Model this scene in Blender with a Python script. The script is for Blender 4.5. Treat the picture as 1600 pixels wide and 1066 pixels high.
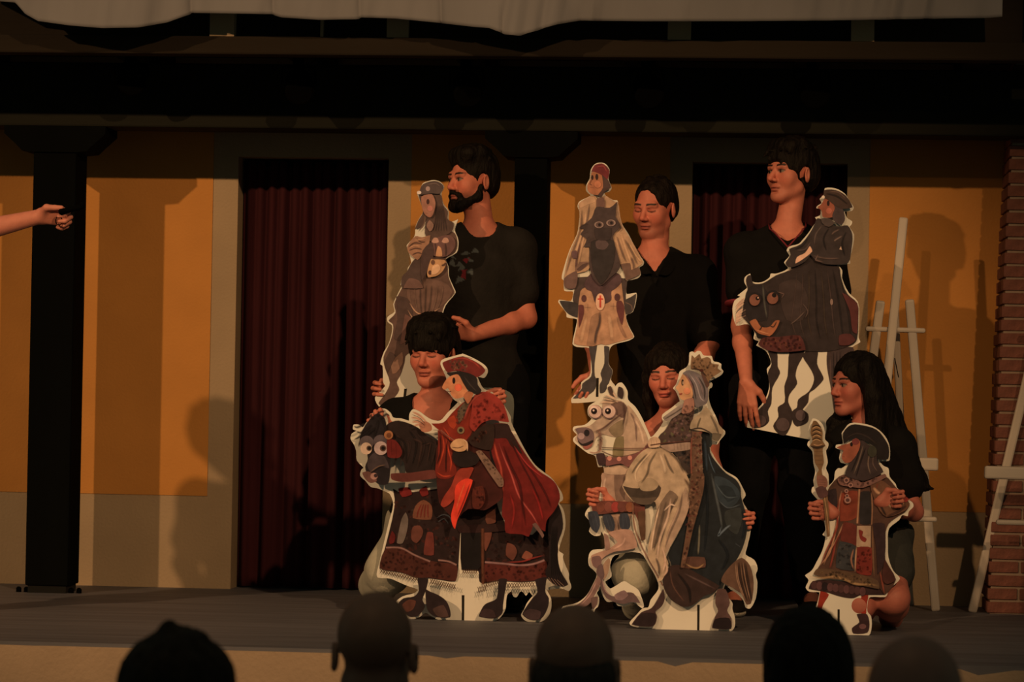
import bpy, math, random
import numpy as np
from mathutils import Vector, noise
from mathutils.geometry import tessellate_polygon

for _o in list(bpy.data.objects):
    bpy.data.objects.remove(_o, do_unlink=True)
SC = bpy.context.scene
COL = SC.collection
random.seed(7)
rng = np.random.default_rng(7)

# ------------------------------------------------------------------ camera
STAGE = 1.26            # height of the stage floor above the yard
FPX = 4800.0            # focal length in pixels of the 1600 px wide frame
YAW, PITCH, ROLL = math.radians(5.0), math.radians(0.895), math.radians(1.03)
CAM = np.array([12.8 * math.sin(YAW), -12.8 * math.cos(YAW), STAGE + 0.86])
_f = np.array([-math.sin(YAW) * math.cos(PITCH), math.cos(YAW) * math.cos(PITCH), math.sin(PITCH)])
_r0 = np.array([math.cos(YAW), math.sin(YAW), 0.0])
_u0 = np.cross(_r0, _f)
_r = math.cos(ROLL) * _r0 + math.sin(ROLL) * _u0
_u = np.cross(_r, _f)
cam_data = bpy.data.cameras.new('camera')
cam = bpy.data.objects.new('camera', cam_data)
COL.objects.link(cam)
from mathutils import Matrix
cam.matrix_world = Matrix(((_r[0], _u[0], -_f[0], CAM[0]), (_r[1], _u[1], -_f[1], CAM[1]),
                           (_r[2], _u[2], -_f[2], CAM[2]), (0, 0, 0, 1)))
cam_data.sensor_width = 36.0
cam_data.lens = 36.0 * FPX / 1600.0
cam_data.clip_end = 200
cam_data.dof.use_dof = True
cam_data.dof.focus_distance = 11.4
cam_data.dof.aperture_fstop = 5.6
SC.camera = cam

# ------------------------------------------------------------------ light
world = bpy.data.worlds.new('world'); SC.world = world
world.use_nodes = True
world.node_tree.nodes['Background'].inputs[0].default_value = (0.90, 1.0, 0.66, 1)
world.node_tree.nodes['Background'].inputs[1].default_value = 0.070
SC.view_settings.view_transform = 'Standard'
SC.view_settings.look = 'None'
SC.view_settings.gamma = 1.0
SC.view_settings.use_curve_mapping = False
SC.view_settings.exposure = 0.0
LIGHT = (1.0, 0.575, 0.257)

def spot(name, target, direction, dist, power, size, blend):
    d = Vector(direction).normalized()
    l = bpy.data.lights.new(name, 'SPOT')
    l.energy = power; l.color = LIGHT; l.spot_size = math.radians(size); l.spot_blend = blend
    l.shadow_soft_size = 0.10
    o = bpy.data.objects.new(name, l); COL.objects.link(o)
    o.location = Vector(target) - d * dist
    o.rotation_euler = d.to_track_quat('-Z', 'Y').to_euler()
    return o
spot('stage_spotlight', (-0.66, -0.6, STAGE + 0.80), (0.61, 1.0, -0.42), 15.0, 3350, 20.5, 0.80)
spot('stage_spotlight', (-0.40, -0.6, STAGE + 0.80), (-0.39, 1.0, -0.42), 15.0, 2900, 23, 0.75)
spot('stage_spotlight', (1.30, -1.2, STAGE + 0.55), (0.26, 1.0, -0.36), 15.0, 1000, 13, 0.85)
spot('spectator_fill', (0.0, -6.9, 1.5), (0.0, 0.12, -1.0), 4.6, 30, 62, 0.7)  # added fill lamp, unseen, brightens the spectators' heads from above

# ------------------------------------------------------------------ helpers
def ray(px, py):
    d = _f * FPX + _r * (px - 800.0) - _u * (py - 533.0)
    return d / np.linalg.norm(d)
def P(px, py, Y):
    d = ray(px, py); t = (Y - CAM[1]) / d[1]
    return CAM + d * t
def G(px, py, z=STAGE):
    d = ray(px, py); t = (z - CAM[2]) / d[2]
    return CAM + d * t
def lin(c):
    c = np.array(c, float) / 255.0
    return np.where(c <= 0.04045, c / 12.92, ((c + 0.055) / 1.055) ** 2.4)
WHITE_OBS = lin((198, 154, 106))
def alb(r, g, b, k=1.0):
    """surface colour of something seen as (r,g,b) next to the white card edges"""
    a = lin((r, g, b)) / WHITE_OBS * 0.80 * k
    return np.clip(a, 0.002, 0.92)

MATS = {}
def mat(name, color, rough=0.75, var=0.15, scale=8.0, bump=0.0, bscale=60.0, stretch=(1, 1, 1), sheen=0.0, spec=0.4):
    if name in MATS: return MATS[name]
    m = bpy.data.materials.new(name); m.use_nodes = True
    nt = m.node_tree; b = nt.nodes['Principled BSDF']
    b.inputs['Roughness'].default_value = rough
    b.inputs['Specular IOR Level'].default_value = spec
    if sheen: b.inputs['Sheen Weight'].default_value = sheen
    tc = nt.nodes.new('ShaderNodeTexCoord'); mp = nt.nodes.new('ShaderNodeMapping')
    mp.inputs['Scale'].default_value = stretch
    nt.links.new(tc.outputs['Object'], mp.inputs['Vector'])
    n = nt.nodes.new('ShaderNodeTexNoise'); n.inputs['Scale'].default_value = scale; n.inputs['Detail'].default_value = 6
    nt.links.new(mp.outputs[0], n.inputs['Vector'])
    r = nt.nodes.new('ShaderNodeMapRange')
    r.inputs[1].default_value = 0.25; r.inputs[2].default_value = 0.75
    r.inputs[3].default_value = 1 - var; r.inputs[4].default_value = 1 + var
    nt.links.new(n.outputs[0], r.inputs[0])
    mx = nt.nodes.new('ShaderNodeMix'); mx.data_type = 'RGBA'; mx.blend_type = 'MULTIPLY'
    mx.inputs[0].default_value = 1.0
    nt.links.new(r.outputs[0], mx.inputs['B'])
    if isinstance(color, str):
        at = nt.nodes.new('ShaderNodeAttribute'); at.attribute_name = color
        nt.links.new(at.outputs['Color'], mx.inputs['A'])
    else:
        mx.inputs['A'].default_value = (*[float(c) for c in color], 1)
    nt.links.new(mx.outputs['Result'], b.inputs['Base Color'])
    if bump:
        n2 = nt.nodes.new('ShaderNodeTexNoise'); n2.inputs['Scale'].default_value = bscale; n2.inputs['Detail'].default_value = 4
        nt.links.new(mp.outputs[0], n2.inputs['Vector'])
        bp = nt.nodes.new('ShaderNodeBump'); bp.inputs['Strength'].default_value = bump; bp.inputs['Distance'].default_value = 0.01
        nt.links.new(n2.outputs[0], bp.inputs['Height']); nt.links.new(bp.outputs[0], b.inputs['Normal'])
    MATS[name] = m
    return m

def tag(o, label=None, cat=None, group=None, kind=None):
    if label: o['label'] = label
    if cat: o['category'] = cat
    if group: o['group'] = group
    if kind: o['kind'] = kind
    return o
def empty(name, loc=(0, 0, 0), **kw):
    o = bpy.data.objects.new(name, None); COL.objects.link(o)
    o.location = [float(v) for v in loc]; o.empty_display_size = 0.1
    return tag(o, **kw)
def mesh_obj(name, verts, faces, m, parent=None, smooth=False, **kw):
    """verts in world metres; stored relative to the parent's origin"""
    v = np.asarray(verts, float)
    off = np.array(parent_world(parent)) if parent else np.zeros(3)
    me = bpy.data.meshes.new(name)
    me.from_pydata((v - off).tolist(), [], faces if isinstance(faces, list) else faces.tolist())
    if smooth:
        me.polygons.foreach_set('use_smooth', np.ones(len(me.polygons), bool))
    me.materials.append(m)
    o = bpy.data.objects.new(name, me); COL.objects.link(o)
    if parent: o.parent = parent
    return tag(o, **kw)
def parent_world(o):
    p = Vector(o.location); q = o.parent
    while q: p = p + Vector(q.location); q = q.parent
    return p
BOXF = [[0, 1, 3, 2], [4, 6, 7, 5], [0, 4, 5, 1], [2, 3, 7, 6], [0, 2, 6, 4], [1, 5, 7, 3]]
def boxv(x0, x1, y0, y1, z0, z1):
    return [(x, y, z) for x in (x0, x1) for y in (y0, y1) for z in (z0, z1)]
def boxes(name, lst, m, parent=None, bevel=0.0, **kw):
    V, F = [], []
    for b in lst:
        n = len(V); V += boxv(*b); F += [[i + n for i in f] for f in BOXF]
    o = mesh_obj(name, V, F, m, parent, **kw)
    if bevel:
        md = o.modifiers.new('bevel', 'BEVEL'); md.width = bevel; md.segments = 2
    return o
def bar(name, a, b, w, t, m, parent=None, side=None, bevel=0.006, **kw):
    """squared timber from a to b: width w along 'side', thickness t"""
    a = np.array(a, float); b = np.array(b, float); d = (b - a) / np.linalg.norm(b - a)
    s = np.array(side if side is not None else (1, 0, 0), float); s = s - d * (s @ d); s /= np.linalg.norm(s)
    n = np.cross(d, s)
    V = []
    for e in (a, b):
        for i, j in ((-1, -1), (1, -1), (1, 1), (-1, 1)):
            V.append(e + s * w / 2 * i + n * t / 2 * j)
    F = [[3, 2, 1, 0], [4, 5, 6, 7], [0, 1, 5, 4], [1, 2, 6, 5], [2, 3, 7, 6], [3, 0, 4, 7]]
    o = mesh_obj(name, V, F, m, parent, **kw)
    if bevel:
        md = o.modifiers.new('bevel', 'BEVEL'); md.width = bevel; md.segments = 2
    return o
def tube(V, F, pts, radii, seg=12, cap=True):
    """append a lathe-like tube along pts to V,F"""
    pts = [np.array(p, float) for p in pts]; base = len(V)
    for i, p in enumerate(pts):
        d = pts[min(i + 1, len(pts) - 1)] - pts[max(i - 1, 0)]
        d = d / (np.linalg.norm(d) + 1e-9)
        a = np.cross(d, (0, 0, 1) if abs(d[2]) < 0.9 else (1, 0, 0)); a /= np.linalg.norm(a); b = np.cross(d, a)
        for k in range(seg):
            t = 2 * math.pi * k / seg
            V.append(p + (a * math.cos(t) + b * math.sin(t)) * radii[i])
    for i in range(len(pts) - 1):
        for k in range(seg):
            k2 = (k + 1) % seg
            F.append([base + i * seg + k, base + i * seg + k2, base + (i + 1) * seg + k2, base + (i + 1) * seg + k])
    if cap:
        F.append([base + k for k in range(seg)][::-1]); F.append([base + (len(pts) - 1) * seg + k for k in range(seg)])
# ------------------------------------------------------------------ the setting
M_CREAM = mat('cream_plaster', (0.36, 0.27, 0.183), 0.9, 0.10, 3.0, 0.25, 90)
M_YELLOW = mat('ochre_paint', (0.54, 0.24, 0.057), 0.85, 0.08, 4.0, 0.2, 120)
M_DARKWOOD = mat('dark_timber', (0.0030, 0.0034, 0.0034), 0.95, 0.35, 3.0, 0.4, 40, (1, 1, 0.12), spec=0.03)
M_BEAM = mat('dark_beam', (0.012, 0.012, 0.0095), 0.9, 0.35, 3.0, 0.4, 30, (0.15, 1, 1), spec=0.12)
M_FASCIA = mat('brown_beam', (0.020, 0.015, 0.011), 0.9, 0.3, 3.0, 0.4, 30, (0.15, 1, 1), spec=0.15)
M_FLOOR = mat('stage_boards', (0.118, 0.119, 0.148), 0.62, 0.30, 5.0, 0.2, 40, (0.25, 3.5, 1))
M_FRONT = mat('stage_front_plaster', (0.45, 0.325, 0.23), 0.9, 0.10, 5.0, 0.3, 60)
M_BLACK = mat('black_metal', (0.0015, 0.0015, 0.0015), 0.9, 0.1, spec=0.03)
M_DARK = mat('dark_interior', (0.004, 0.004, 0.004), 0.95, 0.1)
M_YARD = mat('yard_stone', (0.10, 0.085, 0.07), 0.9, 0.3, 2.0)
M_BRICK = mat('red_brick', (0.17, 0.065, 0.05), 0.9, 0.3, 25.0, 0.5, 90)
M_MORTAR = mat('lime_mortar', (0.27, 0.2, 0.16), 0.95, 0.15, 20.0)
M_CLOTH = mat('awning_canvas', (0.20, 0.20, 0.225), 0.9, 0.10, 4.0, 0.3, 14, (1, 1, 0.2), spec=0.1)

def wx(px): return float(P(px, 608, 0.0)[0])
def wz(px, py, Y=0.0): return float(P(px, py, Y)[2])
XL, XR = -6.0, 6.5
TOPZ = STAGE + 4.2
YF = float(G(800, 1022)[1])                      # stage front edge
boxes('floor', [(XL, XR, YF, 0.35, STAGE - 0.06, STAGE)], M_FLOOR, kind='structure')
boxes('yard_floor', [(-9, 9, -16, YF, -0.06, 0)], M_YARD, kind='structure')
# front of the stage with a slightly chipped top edge
V, F = [], []
n = 220
xs_ = np.linspace(XL, XR, n)
for i, x in enumerate(xs_):
    chip = max(0.0, noise.noise(Vector((x * 7, 0, 3.1))) - 0.18) * 0.06
    V += [(x, YF - 0.012, 0), (x, YF - 0.012, STAGE - 0.012 - chip), (x, YF + 0.05, STAGE - 0.012 - chip)]
for i in range(n - 1):
    a = 3 * i
    F += [[a, a + 3, a + 4, a + 1], [a + 1, a + 4, a + 5, a + 2]]
mesh_obj('wall_stage_front', V, F, M_FRONT, kind='structure')

# back wall: plaster with two door openings
DL0, DL1 = wx(366), wx(601)
DR0, DR1 = wx(1076), wx(1319)
DT = wz(480, 246)
wall = boxes('wall_back', [(XL, DL0, 0, 0.3, STAGE, TOPZ), (DL1, DR0, 0, 0.3, STAGE, TOPZ), (DR1, XR, 0, 0.3, STAGE, TOPZ),
                           (DL0, DL1, 0, 0.3, DT, TOPZ), (DR0, DR1, 0, 0.3, DT, TOPZ)], M_CREAM, kind='structure')
ZD = wz(220, 773)
ZPT = STAGE + 2.02
for a, b in ((-900, 49), (51, 327), (637, 1041), (1354, 1640)):
    boxes('painted_panel', [(wx(a), wx(b), -0.004, 0.002, ZD, ZPT)], M_YELLOW, wall)
boxes('wall_backstage', [(XL, XR, 1.2, 1.25, STAGE - 0.1, TOPZ)], M_DARK, kind='structure')
boxes('floor_backstage', [(XL, XR, 0.35, 1.2, STAGE - 0.06, STAGE - 0.001)], M_DARK, kind='structure')

# curtains in the doorways
M_CURT = mat('wine_velvet', (0.040, 0.010, 0.014), 0.95, 0.2, 10.0, 0.2, 60, (1, 1, 0.2), spec=0.1)
def curtain(x0, x1, z0, z1, seed, label):
    nx, nz = 150, 40
    V = []
    for j in range(nz + 1):
        t = j / nz; z = z1 + (z0 - z1) * t
        for i in range(nx + 1):
            s = i / nx; x = x0 + (x1 - x0) * s
            ph = s * 2 * math.pi
            k = 0.35 + 0.65 * t
            y = 0.10 + 0.022 * k * math.sin(ph * 7 + 1.6 * math.sin(ph * 1.5 + seed) + 0.7 * t) \
                + 0.014 * math.sin(ph * 13 + seed * 2 + 1.5 * t * math.sin(ph)) * (1 - 0.5 * t) \
                + 0.03 * t * noise.noise(Vector((s * 5, t * 1.6, seed)))
            if t < 0.04: y += 0.006 * math.sin(ph * 34)
            V.append((x, y, z))
    F = [[j * (nx + 1) + i, j * (nx + 1) + i + 1, (j + 1) * (nx + 1) + i + 1, (j + 1) * (nx + 1) + i]
         for j in range(nz) for i in range(nx)]
    root = empty('curtain', ((x0 + x1) / 2, 0.1, z0), label=label, cat='curtain', group='doorway curtains')
    o = mesh_obj('drape', V, F, M_CURT, root, smooth=True)
    md = o.modifiers.new('solid', 'SOLIDIFY'); md.thickness = 0.004
    V, F = [], []
    tube(V, F, [(x0, 0.11, z1 - 0.01), (x1, 0.11, z1 - 0.01)], [0.012, 0.012])
    mesh_obj('curtain_rod', V, F, M_BLACK, root, smooth=True)
curtain(DL0 + 0.004, DL1 - 0.004, STAGE + 0.008, DT - 0.012, 0.4, 'dark red velvet curtain in the open doorway left of the group')
curtain(DR0 + 0.004, DR1 - 0.004, STAGE + 0.008, DT - 0.012, 2.3, 'dark red velvet curtain in the doorway behind the tall young man')

# posts with corbels, main beam
YP = -0.52
PT = 0.20
ZB0 = wz(420, 201, YP); ZB1 = wz(420, 108, YP)
def post(px0, px1, label):
    xa = float(P(px0, 600, YP)[0]); xb = float(P(px1, 600, YP)[0])
    root = empty('wooden_post', ((xa + xb) / 2, YP + PT / 2, STAGE), label=label, cat='post', group='timber posts of the stage')
    zc = ZB0 - 0.105
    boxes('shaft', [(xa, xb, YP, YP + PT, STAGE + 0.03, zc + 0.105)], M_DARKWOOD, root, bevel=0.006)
    w = 0.12
    V = []
    prof = [(xa - w, ZB0), (xa - w, ZB0 - 0.03), (xa - w + 0.05, ZB0 - 0.075), (xa - w + 0.075, ZB0 - 0.10), (xa - 0.0, zc),
            (xb + 0.0, zc), (xb + w - 0.075, ZB0 - 0.10), (xb + w - 0.05, ZB0 - 0.075), (xb + w, ZB0 - 0.03), (xb + w, ZB0)]
    for y in (YP - 0.012, YP + PT + 0.012):
        V += [(x, y, z) for x, z in prof]
    m_ = len(prof)
    F = [list(range(m_)), list(range(2 * m_ - 1, m_ - 1, -1))] + [[i, i + m_, (i + 1) % m_ + m_, (i + 1) % m_] for i in range(m_)]
    mesh_obj('corbel', V, F, M_DARKWOOD, root)
    boxes('base_plate', [(xa + 0.01, xb - 0.01, YP + 0.01, YP + PT - 0.01, STAGE, STAGE + 0.031)], M_DARK, root)
    for sx in (xa - 0.02, xb + 0.02):
        for k in (-0.014, 0.018):
            V, F = [], []
            tube(V, F, [(sx + k, YP + 0.04, STAGE), (sx + k, YP + 0.04, STAGE + 0.016), (sx + k, YP + 0.04, STAGE + 0.022)], [0.011, 0.011, 0.005], 8)
            mesh_obj('bolt', V, F, M_BLACK, root)
post(45, 112, 'dark square timber post at the left, behind the outstretched hand')
post(798, 849, 'dark square timber post in the middle, behind the bearded man')
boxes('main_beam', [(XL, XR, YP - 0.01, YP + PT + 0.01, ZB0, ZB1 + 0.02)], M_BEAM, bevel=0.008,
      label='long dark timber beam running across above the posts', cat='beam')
# joists on the beam and fascia of the gallery
YG = -1.06
ZJ0, ZJ1 = ZB1 + 0.02, ZB1 + 0.10
for k, px in enumerate((-110, 170, 447, 717, 987, 1262, 1535)):
    x = float(P(px, 95, YG)[0])
    ends = ['first from the left, cut off by the picture edge', 'above the red curtain', 'above the left edge of the bearded man',
            'above the middle post', 'above the standing man in the black shirt', 'above the tall young man', 'above the right wall panel']
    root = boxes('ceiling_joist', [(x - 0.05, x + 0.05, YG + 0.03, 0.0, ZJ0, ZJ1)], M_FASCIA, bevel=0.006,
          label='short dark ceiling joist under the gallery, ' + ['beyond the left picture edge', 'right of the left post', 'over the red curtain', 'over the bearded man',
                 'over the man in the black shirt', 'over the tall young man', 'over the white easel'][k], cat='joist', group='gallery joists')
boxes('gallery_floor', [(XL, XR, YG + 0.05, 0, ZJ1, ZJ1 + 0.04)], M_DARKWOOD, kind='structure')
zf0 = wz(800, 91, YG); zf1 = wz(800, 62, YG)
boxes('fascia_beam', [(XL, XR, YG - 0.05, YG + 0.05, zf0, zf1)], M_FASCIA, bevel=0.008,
      label='brown timber edge beam of the gallery just below the white cloth', cat='beam')
# gallery parapet above: pale posts with dark openings between brown boards
gw = empty('gallery_parapet', (0, YG, zf1), label='gallery front with pale uprights and dark openings under the white cloth', cat='parapet')
for a, b in ((330, 368), (606, 640), (1044, 1080), (1330, 1366), (1600, 1640)):
    boxes('upright', [(float(P(a, 40, YG)[0]), float(P(b, 40, YG)[0]), YG - 0.03, YG + 0.05, zf1, zf1 + 0.6)], M_CREAM, gw)
for a, b in ((-300, 330), (640, 1044), (1366, 1600)):
    boxes('board', [(float(P(a, 40, YG)[0]), float(P(b, 40, YG)[0]), YG - 0.005, YG + 0.03, zf1, zf1 + 0.6)], M_FASCIA, gw)
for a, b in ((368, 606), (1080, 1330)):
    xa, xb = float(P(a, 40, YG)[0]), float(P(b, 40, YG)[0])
    boxes('opening_shade_panel', [(xa, xb, YG + 0.02, YG + 0.05, zf1, zf1 + 0.6)], M_DARK, gw)  # near-black panel stands in for the shade inside the gallery opening
xm = float(P(503, 40, YG)[0])
boxes('baluster', [(xm - 0.006, xm + 0.006, YG - 0.0, YG + 0.02, zf1, zf1 + 0.6)], M_CREAM, gw)

# black theatre lamps hanging under the gallery
for k, (px, py) in enumerate(((205, 108), (466, 122), (728, 126), (1010, 128), (1268, 128))):
    c = P(px, py, -0.74)
    root = empty('theatre_lamp', (c[0], c[1], ZJ0), label='black theatre lamp hanging under the gallery, ' +
                 ['nearest the left post', 'over the red curtain', 'over the bearded man', 'over the man in the black shirt', 'over the tall young man'][k],
                 cat='lamp', group='theatre lamps under the gallery')
    V, F = [], []
    a = np.array([c[0], c[1] + 0.02, c[2] - 0.01]); d = np.array([0.15, -0.75, -0.45]); d = d / np.linalg.norm(d)
    tube(V, F, [a - d * 0.03, a, a + d * 0.10, a + d * 0.105], [0.03, 0.055, 0.058, 0.05], 16)
    mesh_obj('can', V, F, M_BLACK, root, smooth=False)
    V, F = [], []
    tube(V, F, [a + d * 0.03 + np.array([-0.066, 0, 0]), (c[0] - 0.066, c[1], ZJ0 - 0.035), (c[0], c[1], ZJ0 - 0.03), (c[0] + 0.066, c[1], ZJ0 - 0.035), a + d * 0.03 + np.array([0.066, 0, 0])], [0.006] * 5, 6)
    mesh_obj('yoke', V, F, M_BLACK, root)
    boxes('clamp', [(c[0] - 0.02, c[0] + 0.02, c[1] - 0.02, c[1] + 0.02, ZJ0 - 0.04, ZJ0)], M_BLACK, root)

# white cloth awning gathered along the top
edge = [(-60, -30), (0, 2), (25, 4), (40, 22), (60, 33), (110, 40), (160, 44), (215, 43), (262, 35), (297, 22), (300, 20), (360, 21), (425, 22), (440, 27),
        (500, 31), (560, 30), (565, 27), (620, 29), (690, 36), (740, 42), (765, 44), (790, 54), (812, 56), (838, 48), (870, 38), (905, 32), (1000, 33), (1150, 33), (1300, 32), (1450, 29), (1540, 28), (1566, 26)]
ex, ey = zip(*edge)
cols = np.arange(-60, 1567, 3.0); rows = 40
V = []
YC = -1.27
for j in range(rows):
    t = j / (rows - 1)
    for x in cols:
        yb = np.interp(x, ex, ey)
        y = -190 + (yb + 190) * t
        sag = 0.0
        if x < 298: sag = 0.05 * math.sin(math.pi * (x + 60) / 358)
        elif 690 < x < 905: sag = 0.06 * math.sin(math.pi * (x - 690) / 215)
        yy = YC - sag * t ** 1.5 - 0.03 * math.sin(t * 3.1) \
            + 0.016 * noise.noise(Vector((x * 0.016 + t * 0.7, t * 1.2, 0.5))) \
            + 0.010 * noise.noise(Vector((x * 0.05 + 2.0 * t, t * 1.5, 4.5))) * (2.6 if x > 1300 or 780 < x < 930 else 0.8)
        for fx in (299, 428, 563, 690):
            yy += 0.012 * math.exp(-((x - fx + (1 - t) * 6) / 5.0) ** 2)
        p = P(x, y, yy)
        V.append(p)
W = len(cols)
F = [[j * W + i, j * W + i + 1, (j + 1) * W + i + 1, (j + 1) * W + i] for j in range(rows - 1) for i in range(W - 1)]
aw = mesh_obj('cloth_awning', V, F, M_CLOTH, smooth=True, label='off-white canvas cloth gathered in swags along the top of the stage', cat='awning')
md = aw.modifiers.new('solid', 'SOLIDIFY'); md.thickness = 0.006

# brick pier at the right edge
pier = empty('brick_pier', (P(1620, 900, -0.4)[0], -0.25, STAGE), kind='structure')
pier.name = 'wall_brick_pier'
px_bot, px_top = 1559, 1584
xb_ = float(P(px_bot, 620, -0.40)[0]); xt_ = float(P(px_top, 110, -0.40)[0])
zb_ = wz(1580, 620, -0.40); zt_ = wz(1580, 110, -0.40)
def pier_x(z): return xb_ + (xt_ - xb_) * (z - zb_) / (zt_ - zb_)
CH = 0.0535
ncourse = int((zt_ + 0.25 - STAGE) / CH)
bm_cache = {}
def brick_obj(x0, y0, z0, lx, ly):
    key = (round(lx, 3), round(ly, 3))
    if key not in bm_cache:
        o = boxes('brick', [(0, lx, 0, ly, 0, CH - 0.010)], M_BRICK, None, bevel=0.003)
        bm_cache[key] = o
        src = o
    else:
        src = bm_cache[key].copy(); COL.objects.link(src)
    src.parent = pier
    src.location = Vector((x0, y0, z0)) - Vector(pier.location)
    src.rotation_euler = (random.uniform(-.012, .012), random.uniform(-.01, .01), random.uniform(-.012, .012))
V, F = [], []
for y in (-0.392, -0.02):
    V += [(pier_x(STAGE) + 0.010, y, STAGE), (pier_x(STAGE) + 0.7, y, STAGE), (pier_x(STAGE) + 0.7, y, zt_ + 0.25), (pier_x(zt_ + 0.25) + 0.010, y, zt_ + 0.25)]
mesh_obj('mortar_core', V, [[0, 1, 2, 3], [7, 6, 5, 4], [0, 3, 7, 4], [1, 5, 6, 2], [3, 2, 6, 7]], M_MORTAR, pier)
for c in range(ncourse):
    z = STAGE + 0.004 + c * CH; x = pier_x(z)
    if c % 2 == 0:
        brick_obj(x, -0.40, z, 0.24, 0.115); brick_obj(x + 0.25, -0.40, z, 0.24, 0.115)
        brick_obj(x, -0.275, z, 0.115, 0.24)
    else:
        brick_obj(x, -0.40, z, 0.115, 0.24); brick_obj(x + 0.125, -0.40, z, 0.24, 0.115); brick_obj(x + 0.375, -0.40, z, 0.115, 0.115)
        brick_obj(x, -0.15, z, 0.115, 0.115)

# white easels
M_EASEL = mat('white_painted_wood', (0.56, 0.50, 0.46), 0.6, 0.08, 6.0)
def B_(name, a, b, w, root, t=0.02, Ya=-0.6, Yb=None, m=None):
    A = P(*a) if len(a) > 2 else G(*a); Bp = P(*b) if len(b) > 2 else G(*b)
    return bar(name, A, Bp, w, t, m or M_EASEL, root, bevel=0.008)
e1 = empty('easel', G(1395, 945), label='white wooden easel behind the kneeling girl with long dark hair', cat='easel', group='white easels')
B_('mast', (1412, 340, -0.42), (1372, 735, -0.62), 0.036, e1)
B_('leg', (1376, 470, -0.50), (1312, 951), 0.036, e1, 0.022)
B_('leg', (1421, 468, -0.50), (1462, 955), 0.036, e1, 0.022)
B_('leg', (1398, 480, -0.44), (1422, 946), 0.030, e1, 0.022)
B_('crossbar', (1352, 514, -0.478), (1446, 517, -0.478), 0.02, e1, 0.036)
B_('shelf', (1322, 722, -0.66), (1466, 726, -0.66), 0.05, e1, 0.035)
B_('lower_crossbar', (1330, 808, -0.63), (1464, 812, -0.63), 0.02, e1, 0.036)
B_('chain', (1398, 560, -0.50), (1404, 590, -0.40), 0.004, e1, 0.004, m=M_BLACK)
e2 = empty('easel', G(1570, 950), label='white wooden easel cut off by the right picture edge', cat='easel', group='white easels')
B_('mast', (1640, 330, -0.42), (1640, 745, -0.66), 0.036, e2)
B_('leg', (1634, 468, -0.52), (1519, 957), 0.036, e2, 0.022)
B_('leg', (1652, 468, -0.52), (1745, 965), 0.036, e2, 0.022)
B_('leg', (1640, 480, -0.44), (1650, 951), 0.030, e2, 0.022)
B_('crossbar', (1600, 515, -0.495), (1690, 518, -0.495), 0.02, e2, 0.036)
B_('shelf', (1538, 738, -0.68), (1735, 744, -0.68), 0.05, e2, 0.036)
B_('lower_crossbar', (1556, 816, -0.62), (1722, 820, -0.62), 0.02, e2, 0.036)
# ------------------------------------------------------------------ printed card figures
CROPS = {'A1': (540, 540, 4.845), 'A2': (700, 540, 4.845), 'A3': (540, 760, 4.845), 'A4': (700, 760, 4.845),
         'B1': (880, 540, 5.328), 'B2': (1020, 540, 5.328), 'B3': (880, 740, 4.1), 'B4': (1020, 740, 4.1),
         'C1': (1240, 640, 5.33), 'C2': (1240, 800, 5.33), 'D1': (580, 270, 5.925), 'D2': (580, 440, 5.075),
         'E1': (860, 240, 5.075), 'E2': (860, 430, 5.075), 'F1': (1130, 280, 4.843), 'F2': (1130, 480, 4.843)}
def pts(s):
    out = []; c = None
    for tk in s.split():
        if tk in CROPS: c = CROPS[tk]; continue
        a, b = tk.split(',')
        out.append((c[0] + float(a) / c[2], c[1] + float(b) / c[2]))
    return out
def smooth_poly(p, n=4, closed=True):
    """Catmull-Rom curve through the traced points"""
    p = np.array(p, float); m = len(p)
    if m < 3: return p
    idx = np.arange(m if closed else m - 1)
    g = (lambda i: p[i % m]) if closed else (lambda i: p[np.clip(i, 0, m - 1)])
    p0, p1, p2, p3 = g(idx - 1), g(idx), g(idx + 1), g(idx + 2)
    L = np.linalg.norm(p2 - p1, axis=1)[:, None] + 1e-9
    def tang(a, b, c):
        la = np.linalg.norm(b - a, axis=1)[:, None] + 1e-9; lb = np.linalg.norm(c - b, axis=1)[:, None] + 1e-9
        t = (c - a) / (la + lb)
        cosang = np.sum((b - a) * (c - b), 1)[:, None] / (la * lb)
        return t * np.clip((cosang + 0.6) / 1.2, 0.0, 1.0)      # sharp corners stay sharp
    m1 = tang(p0, p1, p2) * L; m2 = tang(p1, p2, p3) * L
    out = []
    for k in range(n):
        t = k / n
        out.append((2 * t ** 3 - 3 * t ** 2 + 1) * p1 + (t ** 3 - 2 * t ** 2 + t) * m1 + (-2 * t ** 3 + 3 * t ** 2) * p2 + (t ** 3 - t ** 2) * m2)
    q = np.stack(out, 1).reshape(-1, 2)
    return q if closed else np.vstack([q, p[-1:]])
def circ(crop, x, y, rx, ry=None, n=18):
    ry = rx if ry is None else ry
    c = CROPS[crop]
    return [(c[0] + (x + rx * math.cos(2 * math.pi * k / n)) / c[2], c[1] + (y + ry * math.sin(2 * math.pi * k / n)) / c[2]) for k in range(n)]
def tri(poly):
    v = [Vector((a, b, 0)) for a, b in poly]
    return [list(t) for t in tessellate_polygon([v])]
def area2(p):
    p = np.array(p); q = np.roll(p, -1, axis=0)
    return float(np.sum(p[:, 0] * q[:, 1] - q[:, 0] * p[:, 1]))

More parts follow.
